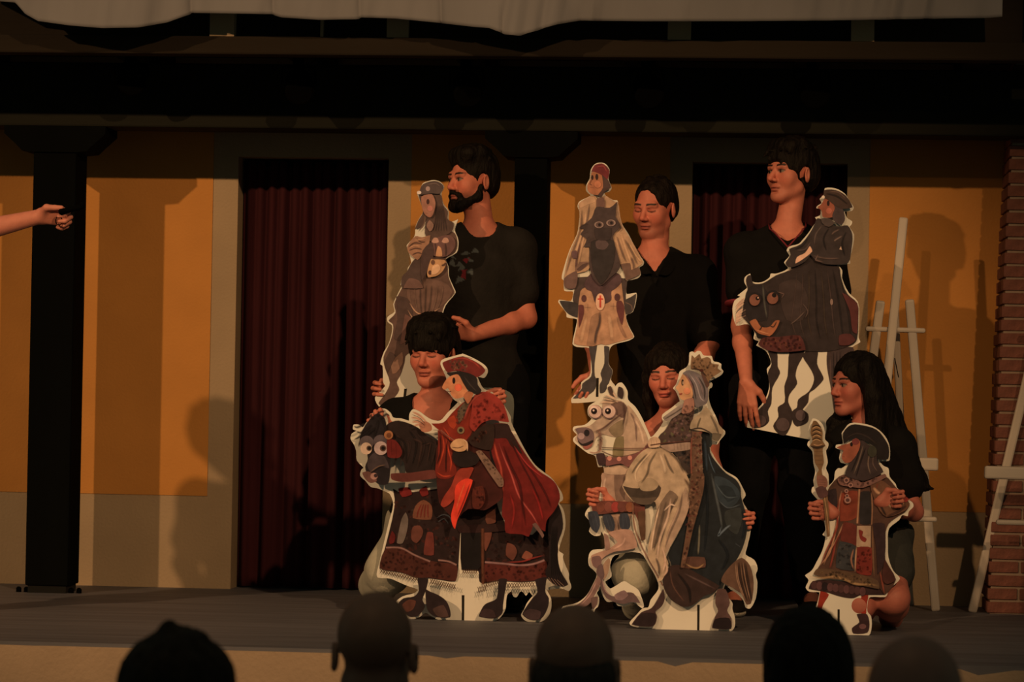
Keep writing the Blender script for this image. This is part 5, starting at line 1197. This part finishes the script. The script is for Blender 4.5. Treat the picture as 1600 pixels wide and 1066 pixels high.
# hair styles (head-local metres) ------------------------------------------------
def hair_short(top=.016, side=.008, fringe=0.0, quiff=0.0, back=-.085, hairline=.056, temples=0.0, tufts=60, tl=.030, seed=5):
    def f(H):
        o = [(H.E(0, -.016, .037, .073 + side, .094 + side * 1.2, .082 + top), .02, '+'), (H.E(0, -.05, -.01, .066 + side, .055 + side, .07), .03, '+')]
        if quiff:
            o += [(H.C((-.045, .045, .095), (.045, .05, .098), .026 + quiff), .03, '+'), (H.C((-.05, 0, .105), (.05, 0, .105), .026 + quiff * .7), .03, '+')]
        if fringe:
            rs = random.Random(5)
            for i in range(19):
                s = -.076 + .0084 * i
                o.append((H.C((s * .7, .055, .10), (s * 1.02 + rs.uniform(-.022, .012), .096 - 4 * s * s, .052 - fringe * (1.0 - 60 * s * s) + rs.uniform(-.018, .026)), .016, .003), .005, '+'))
        sub = [(H.E(0, .108, hairline - .108, .070 + temples, .062, .108), .01, '-')]
        if fringe: sub = [(H.E(0, .112, hairline - .120 - fringe, .066, .052, .108), .006, '-')]
        for s in (-1, 1): sub.append((H.E(s * .085, -.004, -.014, .03, .027, .038), .006, '-')); sub.append((H.E(s * .075, .060, -.055, .04, .05, .055), .006, '-'))
        tf = []; rs = random.Random(seed)
        for i in range(tufts):
            th = rs.uniform(0, 2 * math.pi); ph = rs.uniform(.10, 1.15)
            s_, f_, u_ = math.sin(ph) * math.cos(th), math.sin(ph) * math.sin(th), math.cos(ph)
            p = ((.070 + side) * s_, -.016 + (.090 + side) * f_, .037 + (.078 + top) * u_)
            if f_ > .3 and p[2] < hairline + .018: continue
            l = tl * rs.uniform(.6, 1.2)
            dx, dy, dz = s_ * .5 + rs.uniform(-.4, .4), f_ * .5 + rs.uniform(-.2, .5), -.25 + u_ * .3 + rs.uniform(-.3, .3)
            q = (p[0] + dx * l, p[1] + dy * l, p[2] + dz * l)
            tf.append((H.C(p, q, .012, .0035), .007, '+'))
        n = unit(-H.U + .5 * H.F)
        return o + sub + tf, [(H.w(0, -.10, back), n)], .0035
    return f
def hair_long(strands, top=.014, hairline=.062, part=0.0, amp=.004):
    def f(H):
        o = [(H.E(0, -.016, .037, .073 + .012, .094 + .012, .082 + top), .02, '+'), (H.E(0, -.045, -.03, .074, .062, .10), .03, '+')]
        sub = [(H.E(part, .112, hairline - .118, .064, .066, .118), .01, '-')]
        st = []
        for pts_, r0, r1 in strands:
            for i in range(len(pts_) - 1):
                t0, t1 = i / (len(pts_) - 1), (i + 1) / (len(pts_) - 1)
                st.append((cap(pts_[i], pts_[i + 1], r0 + (r1 - r0) * t0, r0 + (r1 - r0) * t1), .022, '+'))
        return o + sub + st, [], amp
    return f
# ------------------------------------------------------------------ the people
SK = np.array([.60, .205, .155])
M_JEANS = fabric('pale_denim', (.42, .41, .36)); M_BLACKCLOTH = fabric('black_cotton', (.0075, .007, .0075)); M_CHARCOAL = fabric('charcoal_cotton', (.020, .018, .018))
M_DKTROUSER = fabric('dark_trousers', (.0065, .007, .009)); M_SHOE = fabric('dark_shoe', (.02, .018, .018)); M_SOLE = fabric('white_sole', (.5, .47, .42)); M_SOLE_D = fabric('dark_sole', (.03, .028, .026))
M_PIPE = fabric('red_piping', (.20, .03, .045)); M_SHORTS = fabric('denim_shorts', (.045, .047, .048))
def V3(*a): return np.array(a, float)
def stand_legs(cx, cy, hipz, yaw=0.0, w=.09, dx=.0, z=STAGE):
    c, s = math.cos(yaw), math.sin(yaw); out = []
    for sg in (-1, 1):
        hp = V3(cx + sg * w * c, cy + sg * w * s, hipz - .03); kn = V3(cx + sg * (w + .015) * c, cy + sg * (w + .015) * s - .02, z + .50); an = V3(cx + sg * (w + .03 + dx) * c, cy + sg * (w + .03 + dx) * s + .02, z + .085)
        out.append((hp, kn, an, an + V3(-.06 * sg * 0 + s * .15, -.14, -.05)))
    return out

# bearded man --------------------------------------------------------------------
YB = -0.83
H = Head(P(738, 282, YB), 50, -1, 2, 1.0)
def beard(root, H):
    o = []
    for s in (-1, 1):
        o += [(H.C((s * .066, .004, -.028), (s * .058, .012, -.07), .010, .017), .012, '+'), (H.C((s * .056, .014, -.068), (s * .022, .070, -.105), .019, .022), .015, '+'),
              (H.C((s * .004, .096, -.053), (s * .030, .078, -.066), .0075, .0085), .006, '+'), (H.C((s * .030, .078, -.066), (s * .030, .066, -.095), .0095, .016), .01, '+')]
    o += [(H.E(0, .070, -.106, .036, .026, .026), .015, '+'), (H.E(0, .088, -.0885, .010, .008, .006), .008, '+')]
    o += [(H.E(0, .094, -.0715, .021, .022, .0085), .004, '-')]
    V, Q = sdf_mesh(o, .0036, (), .0036)
    L = H.loc(V); N = vnormals(V, Q)
    V = V + N * np.array([.0022 * noise.noise(Vector((l[0] * 160, l[1] * 160, l[2] * 70))) for l in L])[:, None]
    b = mesh_obj('beard', V, Q, M_HAIR, root, smooth=True); colour_obj(b, np.tile((.007, .005, .0045), (len(V), 1)))
def shirt_print(o, V, k, tf):
    """scattered winged triangles printed on the chest"""
    C = np.tile((.020, .018, .018), (len(V), 1)); mid = k['mid']; L = unit(k['B'] - k['A'])
    px = []
    R_ = np.array([_r, -_u, _f])
    q = (V - CAM) @ R_.T; sx = 800 + FPX * q[:, 0] / q[:, 2]; sy = 533 + FPX * q[:, 1] / q[:, 2]
    n = vnormals(V, np.array([list(p.vertices) for p in o.data.polygons]))
    front = n @ tf > 0.1
    tris = [((736, 395), (750, 394), (742, 387), 0), ((718, 399), (736, 397), (728, 392), 0), ((723, 406), (735, 401), (729, 412), 1), ((731, 402), (742, 408), (733, 410), 0), ((700, 412), (713, 418), (708, 405), 0),
            ((712, 416), (728, 418), (718, 408), 0), ((714, 424), (727, 420), (722, 412), 0), ((721, 423), (729, 421), (728, 436), 1), ((719, 433), (729, 437), (724, 424), 1), ((728, 426), (738, 418), (739, 430), 0), ((711, 444), (727, 437), (716, 431), 0), ((703, 402), (714, 406), (706, 397), 0)]
    for a, b, c, t in tris:
        def sd(p, q_): return (sx - q_[0]) * (p[1] - q_[1]) - (p[0] - q_[0]) * (sy - q_[1])
        d1, d2, d3 = sd(a, b), sd(b, c), sd(c, a)
        ins = (((d1 >= 0) & (d2 >= 0) & (d3 >= 0)) | ((d1 <= 0) & (d2 <= 0) & (d3 <= 0))) & front
        C[ins] = ((.085, .10, .115), (.16, .022, .035))[t]
    colour_obj(o, C)
M_PRINTTEE = fabric('printed_charcoal_cotton', 'col')
A_, B_2 = P(690, 390, YB - .06), P(808, 390, YB + .02)
wrB = P(738, 524, -1.01)
man1 = person('bearded man in a charcoal t-shirt with a triangle print, standing behind a card rider', H, A_, B_2, P(752, 590, YB), P(655, 510, -.92), P(822, 497, -.82), P(632, 618, YHD + .05), wrB,
       stand_legs(P(752, 600, YB)[0], YB, STAGE + .88, .2), SK * (1.0, .96, .9), jaw=1.02,
       handA=dict(d=(-.85, 0, .1), n=(0, -1, 0), side=(0, 0, 1), curl=(40, 70, 40), sc=1.0, thumb=(.95, .15, 0)), handB=dict(d=(-.93, -.2, .28), n=(-.1, -.9, -.3), side=(0, .1, 1), curl=(22, 25, 20), thumb=(.95, .25, .1)),
       paint=dict(stubble=.7, lip=(.36, .085, .07), browh=.4, blush=.3), hair=hair_short(.020, .006, quiff=.008, hairline=.068, back=-.075), shirt=tee(M_PRINTTEE, .62, neck=.068, print_=shirt_print, hem=.14, seed=3), trousers=pants(M_DKTROUSER), shoes=(M_SHOE, M_SOLE_D), neckr=.053)
beard(man1, H)

# man in the black shirt ------------------------------------------------------------
YM = -0.50
H = Head(P(1023, 324, YM), 27, 9, -2, 0.99)
def shirt_collar(root, k, tf):
    L = unit(k['B'] - k['A']); nb = k['nb']; up = k['up']
    for s in (-1, 1):
        inn = [nb + L * s * .045 - tf * .055 + up * .030, nb + L * s * .072 - tf * .005 + up * .026, nb + L * s * .060 + tf * .055 + up * .000, nb + L * s * .012 + tf * .118 - up * .075]
        out = [nb + L * s * .060 - tf * .075 - up * .008, nb + L * s * .098 - tf * .005 - up * .012, nb + L * s * .092 + tf * .078 - up * .040, nb + L * s * .052 + tf * .134 - up * .098]
        V, F = [], []
        for a, b in zip(inn, out): V += [a - up * .025 - L * s * .004, a, b]
        for i in range(3):
            a = 3 * i
            F += [[a, a + 3, a + 4, a + 1], [a + 1, a + 4, a + 5, a + 2]]
        o = mesh_obj('collar', V, F, M_BLACKCLOTH, root, smooth=True)
        md = o.modifiers.new('sub', 'SUBSURF'); md.levels = 2; md.render_levels = 2
        md = o.modifiers.new('solid', 'SOLIDIFY'); md.thickness = .004
A_, B_2 = P(957, 428, YM - .02), P(1088, 432, YM)
person('man in a black open-necked shirt looking down, behind the white-cloaked card rider', H, A_, B_2, P(1030, 620, YM), P(930, 520, -.66), P(1108, 535, -.62), P(932, 585, YH + .06), P(1078, 610, -.82),
       stand_legs(P(1030, 600, YM)[0], YM, STAGE + .84), SK * (1.02, 1.0, .98), jaw=1.04, handA=dict(d=(-.45, -.05, -.85), n=(0, -1, 0), side=(-.85, 0, .4), curl=(40, 60, 40), spread=2, sc=.95, thumb=(.9, .35, 0)), handB=dict(d=(-.5, -.5, -.5), n=(-.6, -.6, .2), side=(0, -.4, .8), curl=(30, 40, 30)),
       paint=dict(stubble=.35, eyes='closed', browh=.6, blush=.35), hair=hair_short(.006, .007, hairline=.100, temples=.008, back=-.08, tufts=30, tl=.02), haircol=(.010, .007, .006), shirt=tee(M_BLACKCLOTH, .88, g=.017, neck=.066, vneck=.13, hem=.14, collar=shirt_collar, seed=5), trousers=pants(M_DKTROUSER), shoes=(M_SHOE, M_SOLE_D))

# tall young man ----------------------------------------------------------------------
YT = -0.78
H = Head(P(1236, 270, YT), 46, -3, 1, 1.0)
def v_collar(root, k, tf):
    L = unit(k['B'] - k['A']); nb = k['nb']; up = k['up']
    for s in (-1, 1):
        a = nb + L * s * .072 + tf * .02 + up * .022; b = nb + tf * .128 - up * .072
        m_ = nb + L * s * .052 + tf * .095 - up * .012
        V, F = [], []
        tube(V, F, [a, (a + m_) / 2 + L * s * .008, m_, (m_ + b) / 2 + tf * .004, b], [.0032] * 5, 8)
        mesh_obj('collar_band', V, F, M_PIPE, root, smooth=True)
A_, B_2 = P(1163, 396, YT - .02), P(1292, 390, YT)
wr = P(1166, 596, -1.04)
person('tall young man in a black v-neck shirt with red piping, right arm hanging down', H, A_, B_2, P(1216, 610, YT), P(1158, 510, -.86), P(1312, 520, -.80), wr, P(1300, 600, -.90),
       stand_legs(P(1212, 600, YT)[0], YT, STAGE + .90, .05, w=.085, dx=.035), SK * (1.0, 1.02, .98), jaw=.93, nose=1.12, arm=.9, w=.95,
       handA=dict(d=(.05, -.03, -1), n=(.25, .9, .1), side=(1, -.2, 0), curl=(8, 14, 10), spread=4, sc=1.04, thumb=(.8, .35, .5)), handB=dict(d=(-.8, -.1, -.2), n=(-.1, -1, 0), side=(0, -.2, .9), curl=(15, 15, 10)),
       paint=dict(stubble=.12, browh=.8, blush=.4), hair=hair_short(.022, .014, fringe=.0001, quiff=.006, hairline=.064, back=-.09), shirt=tee(M_BLACKCLOTH, .50, neck=.066, vneck=.085, hem=.14, band=M_PIPE, collar=v_collar, seed=8), trousers=pants(M_DKTROUSER), shoes=(M_SHOE, M_SOLE), neckr=.046)

# kneeling boy --------------------------------------------------------------------------
YK = -1.18
H = Head(P(676, 552, YK), 17, 4, 1, 1.02)
pel = P(676, 815, YK + .06)
legs = [(P(650, 820, YK), P(606, 893, YK - .10), P(590, 917, YK + .05), P(585, 935, YK + .15)), (P(704, 820, YK), P(755, 893, YK - .08), P(745, 935, YK + .18), P(735, 938, YK + .28))]
person('kneeling boy with a thick dark fringe and black t-shirt behind the red rider', H, P(617, 658, YK), P(738, 658, YK), pel, P(590, 745, YK - .05), P(790, 730, YK - .02), P(602, 684, -1.395), P(752, 634, -1.395),
       legs, SK * (1.02, 1.0, .98), jaw=.98, handA=dict(d=(-.40, 0, .85), n=(0, -1, 0), side=(.85, 0, .4), curl=(60, 80, 40), spread=2, sc=.95, thumb=(.95, .1, 0)), handB=dict(d=(.85, 0, .25), n=(0, -1, 0), side=(-.2, 0, .95), curl=(60, 80, 40), spread=2, sc=.9, thumb=(.95, .1, 0)),
       paint=dict(browh=.2, blush=.5, eyes='closed'), hair=hair_short(.030, .020, fringe=.022, quiff=.010, hairline=.056, back=-.085), shirt=tee(M_BLACKCLOTH, .62, neck=.078, neckdrop=.012, neck_f=.012, hem=.12, seed=11), trousers=pants(M_JEANS, .018, waist=.04, to=.95), neckr=.047)

# woman behind the crowned rider ------------------------------------------------------------
YW = -1.30
H = Head(P(1043, 586, YW), 10, 6, 4, .93)
wA, wB = P(955, 784, -1.60), P(1141, 816, -1.60)
def nail(root, pts_):
    for p in pts_:
        V, F = [], []
        tube(V, F, [p + V3(0, -.002, -.006), p + V3(0, -.003, .0), p + V3(0, -.002, .006)], [.002, .0055, .002], 8)
        mesh_obj('fingernail', V, F, mat('red_nail_varnish', (.30, .03, .06), .35, .05), root, smooth=True)
def strand(H, pl): return [H.w(*p) for p in pl]
st = []
for s in (-1, 1):
    for k in range(6):
        a_ = .02 - .022 * k
        st.append((strand(H, [(s * (.058 - .004 * k), a_, .065 - .004 * k), (s * .080, a_ - .002, -.01), (s * (.086 - .001 * k), a_ - .012, -.09), (s * (.082 + .002 * k), a_ - .02, -.17), (s * .084, a_ - .02, -.26)]), .017, .013))
for k in range(7):
    x_ = -.06 + .02 * k
    st.append((strand(H, [(x_, -.08, .03), (x_ * 1.1, -.09, -.10), (x_ * 1.2, -.085, -.25)]), .026, .018))
legs = [(P(1015, 840, YW), P(990, 898, -1.50), P(1000, 945, YW + .10), P(1000, 950, YW + .2)), (P(1068, 840, YW), P(1100, 905, -1.50), P(1085, 950, YW + .1), P(1085, 952, YW + .2))]
wom = person('woman with long dark hair and lowered eyes kneeling behind the crowned rider', H, P(1000, 690, YW), P(1098, 690, YW), P(1043, 830, YW + .05), P(965, 790, YW - .05), P(1140, 800, YW - .05), wA, wB,
       legs, SK * (.98, .92, .92), jaw=.90, female=True, w=.86, d=.9, arm=.8, neckr=.043, handA=dict(d=(-1, 0, .2), n=(0, -1, 0), side=(.2, 0, 1), curl=(65, 80, 40), spread=1, sc=.84, thumb=(.8, -.1, .3)), handB=dict(d=(1, 0, .1), n=(0, -1, 0), side=(-.1, 0, 1), curl=(65, 80, 40), spread=1, sc=.84, thumb=(.8, -.1, .3)),
       paint=dict(eyes='closed', browh=1.0, blush=.3, lip=(.42, .05, .06)), hair=hair_long(st, .014, .060), haircol=(.009, .006, .005), shirt=tee(M_BLACKCLOTH, .5, hem=.1, strap=True, seed=15, neck=.10, neckdrop=.05), trousers=pants(M_JEANS, .014, to=.95))

# girl with very long hair -------------------------------------------------------------------
YL = -1.42
H = Head(P(1338, 601, YL), 56, 0, 0, .96)
st = []
def hp(px, py, Y): return P(px, py, Y)
rs_ = random.Random(3)
top = [(1350, 562), (1368, 572), (1380, 592)]
for k in range(16):
    t = k / 15
    x0 = 1352 + 28 * t; y0 = 566 + 34 * t
    x1 = 1362 + 36 * t; x2 = 1370 + 54 * t; x3 = 1378 + 68 * t + rs_.uniform(-3, 3); ye = 757 + rs_.uniform(-5, 9)
    dy = -.06 + .13 * t + rs_.uniform(-.02, .02)
    st.append(([hp(x0, y0, YL + dy), hp(x1, y0 + 50, YL + dy), hp(x2, y0 + 115, YL + dy + .01), hp(x3, ye, YL + dy + .01)], .021, .015))
for k in range(8):
    t = k / 7
    st.append(([hp(1350 + 14 * t, 570 + 12 * t, YL + .05 + .04 * t), hp(1366 + 20 * t, 630, YL + .07), hp(1382 + 30 * t, 690, YL + .08), hp(1388 + 50 * t, 752, YL + .08)], .026, .018))
for k in range(5):
    st.append(([hp(1330, 630, YL + .06), hp(1314 - 3 * k, 662, YL + .02), hp(1306 - 3 * k, 700, YL - .02 - .01 * k), hp(1304 - 2 * k, 740, YL - .03), hp(1306 - 2 * k, 782, YL - .02)], .018, .012))
for k in range(4):
    st.append(([hp(1350, 572, YL - .07), hp(1358 + 3 * k, 620, YL - .075), hp(1358 + 5 * k, 680, YL - .07), hp(1354 + 8 * k, 745, YL - .06)], .014, .012))
st.append(([hp(1420, 715, YL + .05), hp(1438, 750, YL + .05), hp(1446, 762, YL + .05), hp(1458, 764, YL + .05)], .016, .004))
legs = [(P(1335, 840, YL + .08), P(1342, 945, -1.60), P(1340, 968, YL + .22), P(1340, 970, YL + .32)), (P(1385, 840, YL + .08), P(1396, 935, -1.58), P(1392, 965, YL + .22), P(1392, 968, YL + .32))]
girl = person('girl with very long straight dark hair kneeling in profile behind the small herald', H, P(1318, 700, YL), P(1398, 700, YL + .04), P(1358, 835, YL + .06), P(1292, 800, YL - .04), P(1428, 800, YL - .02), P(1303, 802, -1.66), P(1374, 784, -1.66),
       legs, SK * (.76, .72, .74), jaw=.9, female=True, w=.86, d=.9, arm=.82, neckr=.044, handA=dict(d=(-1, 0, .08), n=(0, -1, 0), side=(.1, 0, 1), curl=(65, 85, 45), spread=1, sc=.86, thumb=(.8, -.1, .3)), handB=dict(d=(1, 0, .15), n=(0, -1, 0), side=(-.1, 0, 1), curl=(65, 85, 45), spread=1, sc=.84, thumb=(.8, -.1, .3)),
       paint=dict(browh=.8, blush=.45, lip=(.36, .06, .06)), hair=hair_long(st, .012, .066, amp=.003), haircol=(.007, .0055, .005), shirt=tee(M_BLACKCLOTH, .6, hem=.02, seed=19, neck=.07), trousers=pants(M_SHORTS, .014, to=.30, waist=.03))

# presenter at the left: only the arm reaches into the picture ----------------------------------
YR = -2.16
ws = P(60, 339, YR - .10)
H = Head(P(-318, 298, YR), -60, 4, 0, 1.02)
hd = dict(d=(.98, -.05, .05), n=(.05, -.80, -.60), side=(.0, -.55, .80), curl=(35, 80, 55), spread=2, sc=1.0, thumb=(.97, .02, .12), thumb_curl=0)
pres = person('outstretched bare forearm and hand of a presenter, reaching in from the left edge', H, P(-305, 425, YR + .14), P(-212, 412, YR - .12), P(-290, 650, YR), P(-330, 520, YR + .14), P(-78, 372, YR - .14), P(-320, 620, YR), ws,
       stand_legs(P(-290, 600, YR)[0], YR, STAGE + .9, 1.2), SK * (1.0, 1.1, 1.1), handA=dict(d=(0, 0, -1), n=(1, 0, 0), side=(0, -1, 0), curl=(15, 20, 15)), handB=hd,
       hair=hair_short(.014, .01), shirt=tee(M_CHARCOAL, .6, seed=23), trousers=pants(M_DKTROUSER), shoes=(M_SHOE, M_SOLE_D), fstep=.0032)
V, F = [], []
a = P(92, 332, YR - .175); b = P(131, 322, YR - .165)
rm = empty('remote_control', (a[0], a[1], a[2]), label='small black remote control held in the outstretched hand', cat='remote')
tube(V, F, [a, a + (b - a) * .05, a + (b - a) * .9, b], [.007, .0105, .0095, .007], 12)
mesh_obj('case', V, F, M_BLACK, rm, smooth=True)
V, F = [], []
tube(V, F, [b - (b - a) * .12 + V3(0, 0, .004), b + V3(.002, 0, .008)], [.011, .010], 12)
mesh_obj('button_end', V, F, M_BLACK, rm, smooth=True)
V, F = [], []
pl = [P(92 + 5 * math.cos(t), 345 + 7 * math.sin(t), YR - .15) for t in np.linspace(0, 2 * math.pi, 14)]
tube(V, F, pl, [.0022] * len(pl), 6, cap=False)
mesh_obj('wrist_loop', V, F, M_BLACK, rm, smooth=True)

# folded pale chair behind the boy ---------------------------------------------------------------------
M_CHAIR = mat('pale_blue_plastic', (.10, .115, .115), .5, .08)
YCH = -1.03
xr = float(P(803, 640, YCH)[0]); xl = xr - .30; zt = float(P(780, 606, YCH)[2])
ch = empty('chair', ((xl + xr) / 2, YCH, STAGE), label='rounded pale blue-grey chair back showing behind the shoulder of the red rider', cat='chair')
def panel(name, z0, z1, y0, y1, ribs=False):
    V, F = [], []; nn = 15
    for y in (y0, y1):
        for i in range(nn):
            t = i / (nn - 1) * math.pi; cx_, sx_ = math.cos(t), math.sin(t)
            V.append(((xl + xr) / 2 + math.copysign(abs(cx_) ** .5, cx_) * (xr - xl) / 2, y, z1 - .07 + .07 * sx_ ** .6))
        V += [(xl + .012, y, z0), (xr - .012, y, z0)]
    n2 = nn + 2
    F = [list(range(n2))[::-1], [i + n2 for i in range(n2)]] + [[i, (i + 1) % n2, (i + 1) % n2 + n2, i + n2] for i in range(n2)]
    return mesh_obj(name, V, F, M_CHAIR, ch)
panel('backrest', STAGE + .50, zt, YCH, YCH + .016)
panel('seat', STAGE + .14, STAGE + .48, YCH + .004, YCH + .022)
for x in (xl + .02, xr - .02):
    for y in (YCH + .030, YCH + .048):
        V, F = [], []
        tube(V, F, [(x, y, STAGE), (x, y, STAGE + .72)], [.009, .009], 10)
        mesh_obj('leg', V, F, M_BLACK, ch, smooth=True)

# audience seen from behind ---------------------------------------------------------------------------
def spectator(label, px, py, D, sc=1.0, skin=(.20, .10, .075), hair=None, haircol=(.01, .008, .007), shirtm=None, yaw=180, pitch=0, roll=0, jaw=1.0, paint=None):
    Yp = -12.75 + D
    H = Head(P(px, py, Yp), yaw, pitch, roll, sc)
    c = H.c; z = c[2]
    k = (z - .0) / 1.62
    A_ = V3(c[0] - .165, c[1] - .0, z - .27); B_ = V3(c[0] + .165, c[1], z - .27)
    pl = V3(c[0], c[1] - .02, z * .56)
    legs = []
    for s in (-1, 1):
        legs.append((V3(c[0] + s * .09, c[1], z * .55), V3(c[0] + s * .1, c[1] + .02, z * .29), V3(c[0] + s * .11, c[1] - .02, .085), V3(c[0] + s * .12, c[1] + .12, .035)))
    person(label, H, A_, B_, pl, V3(c[0] - .24, c[1], z - .55), V3(c[0] + .24, c[1], z - .55), V3(c[0] - .22, c[1] + .10, z - .78), V3(c[0] + .22, c[1] + .10, z - .78), legs, skin, group='spectators in front of the stage',
           handA=dict(d=(0, .3, -.9), n=(1, 0, 0), side=(0, 1, 0), sc=1), handB=dict(d=(0, .3, -.9), n=(-1, 0, 0), side=(0, 1, 0), sc=1), jaw=jaw,
           hair=hair, haircol=haircol, shirt=tee(shirtm or M_CHARCOAL, .7, seed=px), trousers=pants(M_DKTROUSER), shoes=(M_SHOE, M_SOLE_D), root_z=0.0, coarse=.016, fstep=.0048, fine_hands=False, paint=paint)
def hair_fringe(H):
    o = [(H.E(0, -.030, -.015, .080, .080, .058), .02, '+')]
    sub = [(H.E(0, .06, .0, .12, .07, .12), .01, '-')]
    for s in (-1, 1): sub.append((H.E(s * .085, -.004, -.014, .03, .026, .036), .006, '-'))
    return o + sub, [(H.w(0, 0, .022), H.U)], .0015
spectator('bald spectator seen from behind, below the dark horse on the red rider card', 586, 1018, 6.25, 1.04)
spectator('bald spectator with thin side hair seen from behind, below the white-cloaked card rider', 898, 1042, 5.95, 1.04, hair=hair_fringe, haircol=(.035, .026, .022))
spectator('dark-haired spectator seen from behind, overlapping the foot of the herald card', 1264, 1058, 6.35, 1.02, hair=hair_short(.026, .018, back=-.13, tufts=0), haircol=(.005, .004, .004), roll=-4)
spectator('spectator with a peaked tuft of dark hair at the lower left, seen from behind', 278, 1092, 5.2, 1.05, hair=lambda H: ([(H.E(0, -.016, .030, .096, .110, .082), .02, '+'), (H.C((.0, -.03, .09), (.012, -.03, .118), .045, .012), .03, '+'), (H.E(0, -.04, -.06, .09, .07, .09), .03, '+'), (H.E(0, .112, -.06, .066, .062, .11), .01, '-')], [], .003), haircol=(.012, .008, .006))
spectator('balding spectator at the lower right corner, only the crown of the head showing', 1428, 1112, 5.0, 1.05, skin=(.17, .085, .07), hair=hair_fringe, haircol=(.02, .015, .012))
